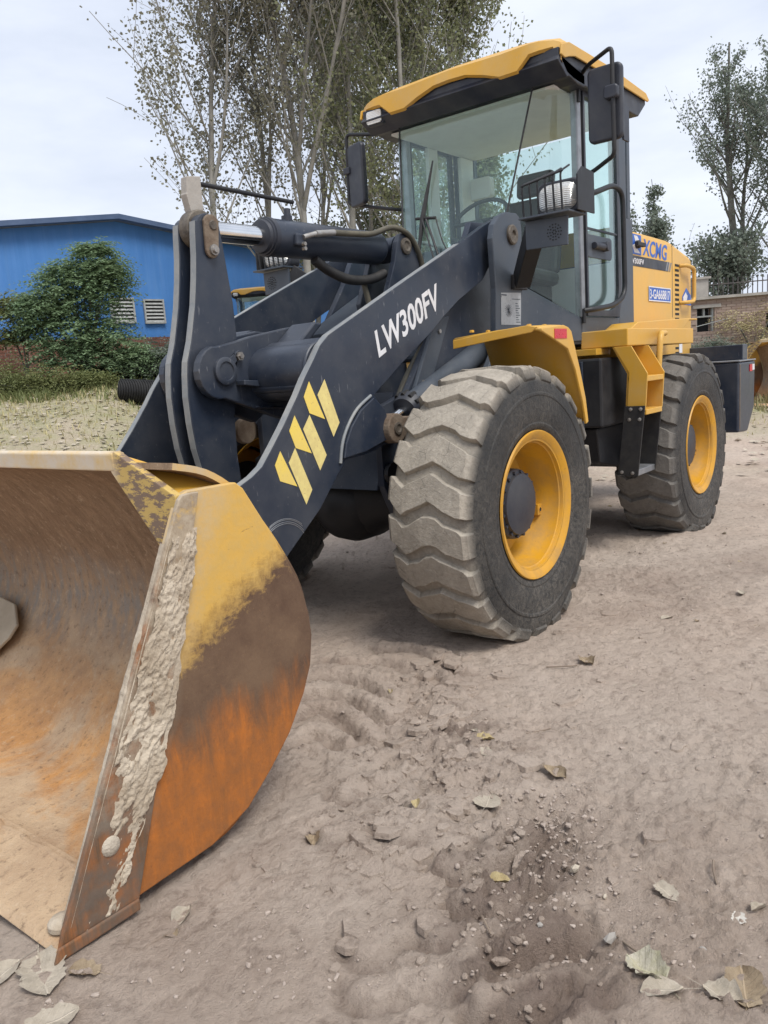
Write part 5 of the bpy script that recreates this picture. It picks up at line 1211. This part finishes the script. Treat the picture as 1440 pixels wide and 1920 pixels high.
def tree(name, label, base, height, seed, mats, spread=1.0, nleaf=6000, leaf=.075, lean=(0, 0), fork=.35, r0=.14, nlimb=16, ang=(22, 42), bare_top=0, crown0=.25, limb_len=.42, cat='tree', group=None, sub=6):
    rg = random.Random(seed); root = empty(name, base); tag(root, label, cat, group)
    tv = []; tips = []
    stems = []
    def stem(p, d, L, r, n, wob):
        pts = [Vector(p)]; d = Vector(d).normalized()
        for k in range(n):
            d = (d + Vector((rg.uniform(-wob, wob), rg.uniform(-wob, wob), rg.uniform(-.02, .06)))).normalized()
            pts.append(pts[-1] + d * L / n)
        rs = [max(.006, r * (1 - .85 * (k / n) ** .9)) for k in range(n + 1)]
        return pts, rs
    mains = []
    fz = fork * height
    pts, rs = stem((0, 0, -.3), (lean[0], lean[1], 1), height + .3, r0, 12, .06)
    tv.append(tube(pts, rs, 8)); mains.append((pts, rs))
    nf = rg.choice((1, 2))
    for _ in range(nf):
        i = max(2, int(12 * (fork + rg.uniform(-.06, .12)))); a = rg.uniform(0, 2 * math.pi); t = rad(rg.uniform(14, 26))
        p2, r2 = stem(pts[i], (math.sin(t) * math.cos(a), math.sin(t) * math.sin(a), math.cos(t)), (height - pts[i].z) * rg.uniform(.7, .95), rs[i] * .75, 9, .06)
        tv.append(tube(p2, r2, 7)); mains.append((p2, r2))
    for pts, rs in mains:
        n = len(pts) - 1
        for _ in range(nlimb):
            f = rg.uniform(crown0, .96); i = min(n - 1, int(f * n)); p = pts[i].lerp(pts[i + 1], f * n - i)
            if p.z < crown0 * height: continue
            a = rg.uniform(0, 2 * math.pi); t = rad(rg.uniform(*ang)); L = height * limb_len * (1.05 - f) * rg.uniform(.6, 1.1) * spread + .4
            d = (math.sin(t) * math.cos(a), math.sin(t) * math.sin(a), math.cos(t))
            q, qr = stem(p, d, L, max(.012, rs[i] * .42), 6, .10); tv.append(tube(q, qr, 5, False))
            for _ in range(sub):
                j = rg.randint(1, 5); a2 = rg.uniform(0, 2 * math.pi); t2 = rad(rg.uniform(15, 60))
                w, wr = stem(q[j], (math.sin(t2) * math.cos(a2), math.sin(t2) * math.sin(a2), math.cos(t2)), L * rg.uniform(.25, .5), .009, 4, .16)
                tv.append(tube(w, [x * .8 for x in wr], 3, False)); tips.append(w)
            tips.append(q[2:])
    ob('trunk', join(*tv), mats[0], root, smooth=60)
    if bare_top: tips_l = [t for t in tips if t[-1].z < height * bare_top or rg.random() < .3]
    else: tips_l = tips
    nr_ = np.random.RandomState(seed)
    segs = [(t[i], t[i + 1]) for t in tips_l for i in range(len(t) - 1)]
    A_ = np.array([tuple(q[0]) for q in segs]); B_ = np.array([tuple(q[1]) for q in segs])
    wgt = np.exp(nr_.normal(0, .7, len(segs))); wgt /= wgt.sum()
    ii = nr_.choice(len(segs), nleaf, p=wgt); tt = nr_.rand(nleaf, 1)
    p = A_[ii] * (1 - tt) + B_[ii] * tt + nr_.normal(0, 1, (nleaf, 3)) * (.11, .11, .10)
    leaf_quads('crown', p, leaf, nr_, mats[1], root)
    return root
def tb(lat, d): 
    p = yard(lat, d); return (p[0], p[1], gz(p[0], p[1]))
PG = 'poplars behind the loader'
POP = ['bark_pale', 'poplar_leaf']; POG = ['bark_pale', 'poplar_leaf_green']
def pop(label, lat, d, h, seed, mats, spread, nleaf, lean=(0, 0), fork=.36, r0=.14, nlimb=24, ang=(16, 38), bare=0, c0=.16, leaf_=.074, ll=.40):
    r0 *= .72; nleaf = int(nleaf * 1.25)
    return tree('poplar_tree', label, tb(lat, d), h, seed, mats, spread, nleaf, leaf_, lean, fork, r0, nlimb, ang, bare, c0, ll, group=PG, sub=9)
pop('sparse leaning poplar at the left end of the row, thin bare branches', -3.0, 17.0, 11.5, 11, POP, 1.2, 6500, (-.02, -.06), .42, .13, 24, (20, 44), .8, .28)
pop('slim poplar rising above the tilt cylinder', -2.15, 18.5, 12.5, 23, POP, .85, 9500, (0, 0), .4, .11, c0=.22)
pop('poplar with thick forked trunk above the front of the tilt cylinder', -1.25, 17.5, 13, 31, POP, .95, 12500, (.02, .03), .3, .15, c0=.2)
pop('dense poplar directly left of the cab mirror', -.35, 17.8, 13.5, 47, POG, .95, 15500, r0=.14)
pop('tall poplar seen through the left part of the windscreen', .65, 18.6, 13, 53, POG, .95, 15500, (0, .02), .34, .13)
pop('poplar right of the row, crown ending above the cab roof', 1.75, 19.0, 11.2, 61, POG, 1.0, 12500, r0=.12)
pop('farther poplar filling the gap behind the row', -1.7, 23.5, 14, 67, POP, 1.1, 8500, r0=.12, leaf_=.09)
pop('farther poplar behind the dense one', .1, 23.0, 14, 73, POP, 1.1, 8500, r0=.12, leaf_=.09)
pop('farther poplar just left of the cab roof', 1.2, 22.5, 12.5, 79, POG, 1.1, 8000, r0=.11, leaf_=.09)
pop('farther poplar behind the cab seen through the glass', 3.1, 23.0, 7.6, 71, POG, 1.1, 9000, r0=.11, leaf_=.10)
tree('broadleaf_tree', 'low olive thicket tree behind the boom and mirror', tb(.0, 24.5), 5.8, 113, POG, 1.3, 11000, .10, (0, 0), .2, .09, 22, (25, 60), 0, .10, .5, group=PG, sub=8)
tree('broadleaf_tree', 'low olive thicket tree behind the windscreen', tb(2.2, 25.0), 5.4, 117, POG, 1.3, 7000, .10, (0, 0), .2, .09, 22, (25, 60), 0, .10, .5, group=PG, sub=8)
RG = 'trees at the right'
DK = ['bark', 'hazy_leaf']
tree('broadleaf_tree', 'tall tree with forked trunk standing above the tan shed', tb(11.95, 26.5), 10.2, 83, DK, 1.05, 8500, .085, (.0, .0), .36, .19, 20, (20, 42), 0, .30, .48, group=RG)
tree('broadleaf_tree', 'dense dark tree behind the tall airy tree at the right edge', tb(13.9, 27.5), 10.8, 89, DK, 1.1, 10000, .09, (.0, .0), .3, .18, 22, (20, 46), 0, .22, .48, group=RG)
tree('broadleaf_tree', 'tall airy tree cut by the right picture edge', tb(12.75, 25.0), 9.6, 127, DK, 1.0, 8000, .085, (0, 0), .4, .13, 20, (16, 38), 0, .3, .42, group=RG)
tree('broadleaf_tree', 'small leafy tree peeking out right of the cab', tb(9.6, 30.5), 6.8, 97, DK, .8, 3600, .11, (0, 0), .3, .10, 16, (20, 40), 0, .2, .42, group=RG)
tree('broadleaf_tree', 'slender young tree between the hood and the forked tree', tb(12.2, 33.0), 7.6, 101, DK, .7, 3600, .12, (0, 0), .4, .08, 16, (16, 34), 0, .15, .36, group=RG)
tree('broadleaf_tree', 'thin half bare sapling behind the rear of the hood', tb(11.4, 32.0), 6.2, 103, DK, .6, 900, .11, (0, 0), .5, .05, 10, (14, 28), 0, .3, .3, group=RG)
tree('broadleaf_tree', 'low bushy tree behind the grey pier of the railing', tb(11.4, 26.0), 4.3, 107, DK, 1.2, 5500, .11, (0, 0), .3, .09, 16, (30, 60), 0, .28, .5, group=RG)

# ---- shrubs with layered sprays of leaflets
def shrub(name, label, base, h, w, nspray, seed, mat, lobes, leaf=.13, cat='shrub', group=None, trunk=.05):
    rg = random.Random(seed); root = empty(name, base); tag(root, label, cat, group)
    stems = []; V = []; Fc = []
    for _ in range(nspray):
        lx, lz, lr = lobes[rg.randrange(len(lobes))]; lr *= rg.choice((.7, 1, 1, 1.25))
        # sprays sit near the surface of lobes
        a = rg.uniform(0, 2 * math.pi); e = rg.uniform(-1.0, 1.3); q = rg.uniform(.35, 1.0) * lr
        c = Vector((lx * R2[0] + q * math.cos(a) * math.cos(e), lx * R2[1] + q * math.sin(a) * math.cos(e), lz + q * .9 * math.sin(e)))
        out = Vector((math.cos(a), math.sin(a), rg.uniform(-.45, .25))).normalized(); side = out.cross(Vector((0, 0, 1))).normalized()
        L = rg.uniform(.25, .62); n = 6
        for k in range(n):
            t = k / (n - 1); p = c + out * L * t + Vector((0, 0, -.16 * t * t * L))
            for s in (-1, 1):
                dirv = (side * s * .9 + out * .55 + Vector((0, 0, rg.uniform(-.75, .25)))).normalized(); nn = dirv.cross(out).normalized(); wv = dirv.cross(Vector((rg.uniform(-.6, .6), rg.uniform(-.6, .6), 1))).normalized()
                ls = leaf * rg.uniform(.7, 1.2) * (1 - .35 * t); kk = len(V)
                V += [tuple(p), tuple(p + dirv * ls * .5 + wv * ls * .20), tuple(p + dirv * ls), tuple(p + dirv * ls * .5 - wv * ls * .20)]; Fc.append((kk, kk + 1, kk + 2, kk + 3))
    for lx, lz, lr in lobes:
        b = Vector((lx * R2[0], lx * R2[1], lz)); stems.append(tube(smooth_path([(0, 0, -.2), (b.x * .25, b.y * .25, lz * .45), tuple(b)], 4), [trunk * (1 - .75 * k / 8) for k in range(9)], 6))
    ob('trunk', join(*stems), 'bark', root, smooth=60)
    me = bpy.data.meshes.new('crown'); me.from_pydata(V, [], Fc); me.materials.append(M(mat)); me.update()
    o = bpy.data.objects.new('crown', me); COL.objects.link(o); o.parent = root
    return root
shrub('leafy_shrub', 'big dark green shrub with layered leaves in front of the blue building', tb(-6.35, 18.2), 4, 3, 3300, 5, 'shrub_leaf',
      [(0, .55, .75), (-.6, .75, .6), (.6, .7, .7), (-.25, 1.25, .75), (.25, 1.2, .62), (-.85, 1.6, .45), (.05, 1.9, .6), (.55, 2.15, .40), (-.5, 2.05, .5), (.3, 2.45, .48), (-.35, 2.5, .36), (.6, 2.5, .3), (.4, 2.95, .20), (-1.0, 1.9, .28), (.95, .5, .42)])
shrub('leafy_shrub', 'small bright sapling at the left edge before the blue wall', tb(-7.95, 18.6), 3, 1, 420, 6, 'weed_leaf', [(0, 1.95, .30), (-.35, 1.75, .35), (.2, 1.45, .3), (-.2, 1.2, .3)], .14, trunk=.025)
shrub('leafy_shrub', 'low dark bush between the big shrub and the boom', tb(-4.85, 18.6), 2, 2, 2600, 8, 'hazy_leaf', [(0, .6, .55), (-.4, .45, .5), (.6, .75, .5), (.6, .5, .5), (-.7, .5, .4), (1.2, .9, .5)], .11)
shrub('leafy_shrub', 'low yellowish weeds bush at the foot of the brick wall', tb(-7.3, 17.0), 2, 2, 1500, 14, 'weed_leaf', [(0, .2, .45), (-.7, .25, .5), (.7, .15, .4), (-1.5, .25, .5), (1.3, .15, .35), (-2.2, .3, .5)], .09)
shrub('leafy_shrub', 'bushy weeds under the empty shed window', tb(8.7, 21.3), 2, 1, 600, 9, 'hazy_leaf', [(0, .55, .35), (.35, .7, .35), (.7, .5, .35), (-.4, .5, .3)], .09)
shrub('dry_vine', 'dry brown vine climbing the tan shed wall', tb(10.2, 21.5), 2, 1, 420, 12, 'straw', [(0, .9, .45), (-.5, 1.3, .4), (.4, 1.4, .4), (.8, 1.0, .4)], .07, 'vine')

# ---- weeds, grass and litter that nobody could count
def blades(name, label, cat, mat, n, seed, place, hh, wid=.012, lean=.5):
    rg = random.Random(seed); V = []; Fc = []
    for _ in range(n):
        q = place(rg)
        if q is None: continue
        lat, d, k = q; x, y, _z = yard(lat, d); z = gz(x, y) - .02; h = hh * rg.uniform(.4, 1.2) * k; a = rg.uniform(0, 2 * math.pi); w = wid * rg.uniform(.7, 1.4)
        dx, dy = math.cos(a), math.sin(a); l = rg.uniform(.1, lean) * h; b = len(V)
        V += [(x - dy * w, y + dx * w, z), (x + dy * w, y - dx * w, z), (x + dx * l * .4 + dy * w * .8, y + dy * l * .4 - dx * w * .8, z + h * .6), (x + dx * l * .4 - dy * w * .8, y + dy * l * .4 + dx * w * .8, z + h * .6), (x + dx * l, y + dy * l, z + h)]
        Fc += [(b, b + 1, b + 2, b + 3), (b + 3, b + 2, b + 4)]
    me = bpy.data.meshes.new(name); me.from_pydata(V, [], Fc); me.materials.append(M(mat)); me.update()
    o = bpy.data.objects.new(name, me); COL.objects.link(o); tag(o, label, cat, kind='stuff'); return o
def pl_left(rg):
    lat = rg.uniform(-12, -2.5); d = rg.uniform(15.6, 20.5); k = (d - 15.2) / 5
    if rg.random() > .2 + .8 * max(0, math.sin(lat * 2.1 + d)): return None
    return lat, d, .35 + k * .8
blades('weeds', 'green weeds along the foot of the brick wall', 'weeds', 'weed_leaf', 15000, 3, pl_left, .38, .015, .9)
def pl_grass(rg):
    lat = rg.uniform(-10, 12); d = 10 + 10 * rg.random() ** .6
    if -3 < lat < 4 and rg.random() < .6: return None
    return lat, d, min(1, (d - 9) / 5)
blades('dry_grass', 'patchy dry grass on the far side of the yard', 'grass', 'straw', 17000, 4, pl_grass, .13, .008, .95)
def pl_right(rg):
    lat = rg.uniform(6.2, 12.5); d = rg.uniform(13, 21.5); return lat, d, .5 + (d - 13) / 12
blades('tall_grass', 'pale grass in front of the tan shed', 'grass', 'dry_weed', 9000, 5, pl_right, .30, .012, .9)
def litter():
    rg = random.Random(8); V = []; Fc = []
    for _ in range(9000):
        lat = rg.uniform(-13, 11); d = rg.uniform(8.2, 17.5)
        if lat > -2 and rg.random() < .75: continue
        x, y, _ = yard(lat, d); z = gz(x, y) + .012; s = rg.uniform(.025, .065); a = rg.uniform(0, 6.3); b = len(V); t = rg.uniform(-.4, .4)
        for k in range(4):
            r = s * (1 if k % 2 else .62); V.append((x + r * math.cos(a + k * 1.57), y + r * math.sin(a + k * 1.57), z + r * t * math.cos(k * 1.57) + rg.uniform(0, .02)))
        Fc.append((b, b + 1, b + 2, b + 3))
    me = bpy.data.meshes.new('leaf_litter'); me.from_pydata(V, [], Fc); me.materials.append(M('pale_leaf')); me.update()
    o = bpy.data.objects.new('leaf_litter', me); COL.objects.link(o); tag(o, 'fallen pale leaves scattered over the far ground', 'leaf litter', kind='stuff')
litter()

# corrugated pipe in the grass
pp = []; c0 = Vector(tb(-5.05, 16.0)) + Vector((0, 0, .16)); pv = Vector((R2[0], R2[1], -.12)).normalized()
prf = []
for k in range(46): prf += [(k * .032, .20), (k * .032 + .010, .235), (k * .032 + .022, .235), (k * .032 + .030, .20)]
cp = ob('corrugated_pipe', lathe(c0, c0 + pv, prf, 26, cap=False), 'black_pipe', smooth=50); tag(cp, 'black corrugated pipe lying in the weeds beside the boom', 'pipe')

# ================================================================== FALLEN LEAVES, STONES AND TWIGS ON THE DIRT
def leaf_mesh(kind, curl, seed):
    rg = random.Random(seed); V = []; Fc = []
    if kind == 'heart': prof = [(-.42, .02), (-.46, .20), (-.38, .40), (-.2, .50), (0, .47), (.2, .36), (.4, .19), (.55, .02)]
    elif kind == 'oval': prof = [(-.5, .02), (-.4, .17), (-.2, .27), (0, .30), (.2, .27), (.4, .16), (.52, .02)]
    else: prof = [(-.5, .03), (-.42, .26), (-.25, .27), (-.1, .38), (.08, .31), (.2, .35), (.38, .18), (.5, .03)]
    fine = []
    for a, b in zip(prof[:-1], prof[1:]):
        for k in range(3): fine.append((a[0] + (b[0] - a[0]) * k / 3, a[1] + (b[1] - a[1]) * k / 3))
    fine.append(prof[-1]); n = len(fine); amp = .16 if kind == 'torn' else .06; ph = rg.uniform(0, 6)
    for i, (x, w) in enumerate(fine):
        jl, jr = 1 + rg.uniform(-amp, amp * .5), 1 + rg.uniform(-amp, amp * .5)
        for t in (-1, -.66, -.33, 0, .33, .66, 1):
            ww = w * (jl if t < 0 else jr)
            z = curl * (t * t * w * (.9 + .5 * math.sin(x * 5 + ph + t)) + .35 * x * x) + .05 * curl * math.sin(x * 11 + t * 4 + ph) + rg.uniform(-.008, .008)
            if t == 0: z -= .015
            V.append((x, ww * t, z))
    for i in range(n - 1):
        for k in range(6): Fc.append((i * 7 + k, i * 7 + k + 1, (i + 1) * 7 + k + 1, (i + 1) * 7 + k))
    b = len(V); V += [(-.42, -.012, .02), (-.42, .012, .02), (-.95, .10, .05), (-.95, .085, .05)]; Fc.append((b, b + 1, b + 2, b + 3))
    return V, Fc
LM = {}
def leaf(x, y, size, rz, kind, curl, mat, label, group='fallen leaves on the dirt', tilt=(0, 0)):
    key = (kind, curl, mat); size *= .86
    if key not in LM:
        o = ob('fallen_leaf', leaf_mesh(kind, curl, hash(key) % 1000 if False else len(LM) + 3), mat); o.data.shade_smooth(); LM[key] = o.data
        md = None
    else:
        o = bpy.data.objects.new('fallen_leaf', LM[key]); COL.objects.link(o)
    o.location = (x, y, max(gz(x, y), gz(x + size * .3, y), gz(x - size * .3, y), gz(x, y + size * .3), gz(x, y - size * .3)) + size * .01 - .003)
    o.rotation_euler = (tilt[0], tilt[1], rz); o.scale = (size, size, size)
    tag(o, label, 'leaf', group); return o
leaf(1.499, 1.705, .100, rad(200), 'heart', .12, 'pale_leaf', 'pale heart-shaped leaf lying flat left of the small stone heap')
leaf(1.170, 1.501, .075, rad(120), 'torn', .6, 'yellow_leaf', 'crumpled yellowish leaf beyond the heart-shaped leaf')
leaf(1.265, 1.56, .070, rad(40), 'torn', .3, 'pale_leaf', 'flat torn leaf between the heart-shaped leaf and the crumpled one')
leaf(1.252, 1.806, .110, rad(70), 'oval', .9, 'dry_leaf', 'curled grey-brown leaf at the far edge of the stone heap')
leaf(1.822, 1.934, .075, rad(110), 'oval', 1.0, 'yellow_leaf', 'folded pale yellow leaf on the tyre track lugs')
leaf(1.656, 1.548, .055, rad(30), 'oval', .7, 'yellow_leaf', 'tiny bright yellow leaf left of the tyre track')
leaf(1.655, 2.296, .085, rad(60), 'torn', .35, 'pale_leaf', 'holed pinkish leaf lying alone on smooth dirt at right')
leaf(1.652, 2.46, .055, rad(10), 'torn', .15, 'scrap_leaf', 'white scrap-like flat leaf near the right edge')
leaf(1.60, 2.49, .050, rad(150), 'oval', 1.2, 'pale_leaf', 'thin curled pale leaf just beyond the white scrap')
leaf(1.947, 2.350, .115, rad(250), 'torn', .8, 'mould_leaf', 'large mouldy curled leaf at the lower right')
leaf(1.99, 2.40, .10, rad(310), 'oval', .5, 'pale_leaf', 'greenish grey leaf tucked under the mouldy curled leaf')
leaf(1.87, 2.525, .13, rad(200), 'torn', .5, 'dry_leaf', 'broad speckled leaf in the bottom right corner')
leaf(1.93, 2.50, .09, rad(90), 'torn', .7, 'pale_leaf', 'grey torn leaf next to the broad speckled leaf')
leaf(2.347, 1.317, .085, rad(20), 'oval', .9, 'pale_leaf', 'curled pale leaf beside the bucket tip')
leaf(2.40, 1.34, .06, rad(80), 'torn', .5, 'dry_leaf', 'crumbled brown leaf below the curled leaf by the bucket tip')
leaf(2.664, 1.223, .17, rad(70), 'torn', .35, 'pale_leaf', 'big flat grey leaf under the bucket lip in the corner')
leaf(2.72, 1.36, .13, rad(160), 'torn', .3, 'pale_leaf', 'round grey leaf in the bottom left corner')
leaf(2.60, 1.29, .09, rad(300), 'torn', .5, 'dry_leaf', 'small brown leaf touching the big flat grey leaf')
leaf(2.72, 1.14, .12, rad(10), 'oval', .3, 'pale_leaf', 'long grey leaf at the left picture edge below the bucket')
leaf(1.93, 1.38, .07, rad(40), 'torn', .9, 'weed_leaf' if False else 'dry_leaf', 'greenish crumpled leaf beside the heel of the bucket')
leaf(-.866, 1.84, .075, rad(30), 'oval', .4, 'pale_leaf', 'pale leaf far out on the open dirt at right')
leaf(-.375, 1.617, .075, rad(140), 'oval', .5, 'pale_leaf', 'pale leaf on the dirt behind the front wheel')
leaf(.35, 1.52, .10, rad(60), 'torn', .8, 'dry_leaf', 'dark curled leaf near the front tyre contact')
rl = random.Random(21)
for k in range(76):
    lat = rl.uniform(-1.2, 3.6); d = rl.uniform(1.9, 9.5); x, y, _ = yard(lat, d)
    if -.45 < x < .5 and y < 1.25: continue
    if x > 1.55 and y < 1.3: continue
    mt = rl.choice(('pale_leaf', 'dry_leaf', 'yellow_leaf', 'dry_leaf')); kd = rl.choice(('oval', 'torn')); cv = rl.choice((.3, .7, 1.1))
    zone = 'far out beside the rear wheel' if x < -1.2 else 'between the front and rear wheel' if x < -.45 else 'ahead of the front tyre' if y < 1.35 else 'in the nearest foreground' if d < 2.7 else 'out from the front wheel'
    leaf(x, y, rl.uniform(.018, .035) + .004 * d, rl.uniform(0, 6.2), kd, cv, mt, 'tiny %s %s leaf scrap on the dirt %s' % ({.3: 'flat', .7: 'bent', 1.1: 'curled'}[cv], {'pale_leaf': 'pale', 'dry_leaf': 'brown', 'yellow_leaf': 'yellowish'}[mt] + (' torn' if kd == 'torn' else ''), zone), 'tiny leaf scraps')
# stones
def pebble_cloud(name, label, spots, seed, sink=.3):
    rg = random.Random(seed); V = []; Fc = []
    ico = [(0, 0, 1), (.89, 0, .45), (.28, .85, .45), (-.72, .53, .45), (-.72, -.53, .45), (.28, -.85, .45), (.72, .53, -.45), (-.28, .85, -.45), (-.89, 0, -.45), (-.28, -.85, -.45), (.72, -.53, -.45), (0, 0, -1)]
    fc = [(0, 1, 2), (0, 2, 3), (0, 3, 4), (0, 4, 5), (0, 5, 1), (1, 6, 2), (2, 7, 3), (3, 8, 4), (4, 9, 5), (5, 10, 1), (2, 6, 7), (3, 7, 8), (4, 8, 9), (5, 9, 10), (1, 10, 6), (6, 11, 7), (7, 11, 8), (8, 11, 9), (9, 11, 10), (10, 11, 6)]
    for x, y, s in spots:
        z = gz(x, y); b = len(V); a = rg.uniform(0, 6.3); ca, sa = math.cos(a), math.sin(a); e = (rg.uniform(.7, 1.3), rg.uniform(.6, 1), rg.uniform(.5, .8))
        for q in ico:
            j = rg.uniform(.62, 1.25); px, py, pz = q[0] * e[0] * s * j, q[1] * e[1] * s * j, q[2] * e[2] * s * j
            V.append((x + px * ca - py * sa, y + px * sa + py * ca, z + pz + s * sink))
        Fc += [tuple(b + i for i in f) for f in fc]
    o = ob(name, (V, Fc), 'pebble'); tag(o, label, 'gravel', kind='stuff'); return o
rp = random.Random(17); sp = []
for _ in range(480):
    t = rp.random(); cx, cy = 1.36 + .50 * t, 1.88 + .20 * t; sp.append((cx + rp.gauss(0, .06 + .05 * t), cy + rp.gauss(0, .05 + .04 * t), rp.choice((.0025, .003, .004, .005, .006, .009)) * rp.uniform(.6, 1.2)))
pebble_cloud('loose_gravel', 'crumbled stones and clods strewn along the trodden tyre track', sp, 3)
sp = []
for _ in range(5200):
    lat = rp.uniform(-2.0, 3.2); d = 1.5 + 7 * rp.random() ** 1.7; x, y, _ = yard(lat, d)
    if x > 1.6 and y < 1.28: continue
    if abs(x) < .45 and y < 1.25 or abs(x + 2.6) < .45 and y < 1.25: continue
    sp.append((x, y, rp.choice((.002, .0025, .003, .003, .004, .005, .008)) * rp.uniform(.6, 1.2)))
pebble_cloud('scattered_grit', 'tiny stones and crumbs strewn over the dirt', sp, 5)
def in_wheel(x, y): return (x > 1.55 and y < 1.27) or (abs(x) < .42 and y < 1.22) or (abs(x + 2.6) < .42 and y < 1.22)
sp = []
for _ in range(900):
    q = rp.random()
    if q < .5: t = rp.random(); x, y = 1.05 + 1.35 * t + rp.gauss(0, .10), 1.28 + 1.12 * t + rp.gauss(0, .12)
    elif q < .8: t = rp.random(); x, y = .6 + 1.4 * t + rp.gauss(0, .09), .98 + .62 * t + rp.gauss(0, .10)
    else:
        x, y, _ = yard(rp.uniform(-1.6, 2.4), 1.6 + 5 * rp.random() ** 1.4)
    if in_wheel(x, y): continue
    sp.append((x, y, rp.choice((.004, .005, .006, .008, .010, .013, .017)) * rp.uniform(.6, 1.2)))
cl_ = pebble_cloud('dirt_clods', 'broken clods of dry dirt along the tyre tracks', [(x, y, s_) for x, y, s_ in sp], 9, -.05); cl_.data.materials[0] = M('dirt'); cl_['category'] = 'dirt'
def flakes():
    rg = random.Random(33); V = []; Fc = []
    for _ in range(230):
        if rg.random() < .62: t = rg.random(); x, y = .55 + 1.6 * t + rg.gauss(0, .14), 1.0 + .75 * t + rg.gauss(0, .16)
        else: x, y, _ = yard(rg.uniform(-1.7, 1.6), 1.7 + 4.5 * rg.random() ** 1.3)
        if in_wheel(x, y): continue
        r = rg.choice((.015, .02, .03, .04, .055)) * rg.uniform(.7, 1.2); n = rg.randint(6, 9); a0 = rg.uniform(0, 6.3); b = len(V); th = rg.uniform(.002, .006)
        z = gz(x, y) + rg.uniform(-.003, .003); tx, ty = rg.gauss(0, .09), rg.gauss(0, .09); ring_ = []
        for k in range(n):
            a = a0 + 2 * math.pi * k / n + rg.uniform(-.2, .2); q = r * rg.uniform(.6, 1.1); ring_.append((q * math.cos(a) * 1.25, q * math.sin(a)))
        for sc_, dz in ((1.06, -.014), (1.0, th * .8), (.86, th)):
            for u, w in ring_: V.append((x + u * sc_, y + w * sc_, z + dz + tx * u + ty * w))
        for l in range(2):
            for k in range(n): Fc.append((b + l * n + k, b + l * n + (k + 1) % n, b + (l + 1) * n + (k + 1) % n, b + (l + 1) * n + k))
        Fc.append(tuple(b + 2 * n + k for k in range(n)))
    o = ob('dried_mud_flakes', (V, Fc), 'dirt'); tag(o, 'broken flakes of dried mud lying along the tyre tracks', 'dirt', kind='stuff')
flakes()
for k, (x, y, s, lb) in enumerate(((1.86, 2.235, .020, 'pale stone beside the mouldy curled leaf'), (1.70, 2.08, .017, 'whitish stone right of the trodden tyre track'), (1.93, 2.10, .012, 'small white stone in the tyre track'), (1.73, 2.17, .010, 'lone white pebble on smooth dirt'), (1.79, 2.42, .011, 'white pebble below the white scrap'))):
    o = pebble_cloud('stone', lb, [(x, y, s)], 40 + k); o['category'] = 'stone'; del o['kind']; o['group'] = 'single pale stones'
    o.data.materials[0] = M('pale_leaf' if k % 2 else 'concrete')
# twigs
for k, (x, y, a, L, lb) in enumerate(((1.86, 2.29, 1.1, .10, 'short bent twig beside the mouldy curled leaf'), (1.55, 2.38, .4, .06, 'thin pale straw near the right edge'), (.45, 1.45, 2.2, .13, 'thin twig on the dirt below the front wheel'), (1.98, 1.98, .9, .08, 'pale stalk at the bottom of the tyre track'), (1.0, 1.62, 2.6, .10, 'dark twig beyond the crumpled yellowish leaf'))):
    dx, dy = math.cos(a) * L / 2, math.sin(a) * L / 2; z = gz(x, y)
    pth = smooth_path([(x - dx, y - dy, gz(x - dx, y - dy) + .006), (x + dy * .12, y - dx * .12, z + .012), (x + dx, y + dy, gz(x + dx, y + dy) + .008)], 4)
    o = ob('twig', tube(pth, [.0032, .0032, .003, .003, .003, .0028, .0026, .0024, .002], 6), 'twig', smooth=60); tag(o, lb, 'twig', 'twigs on the dirt')
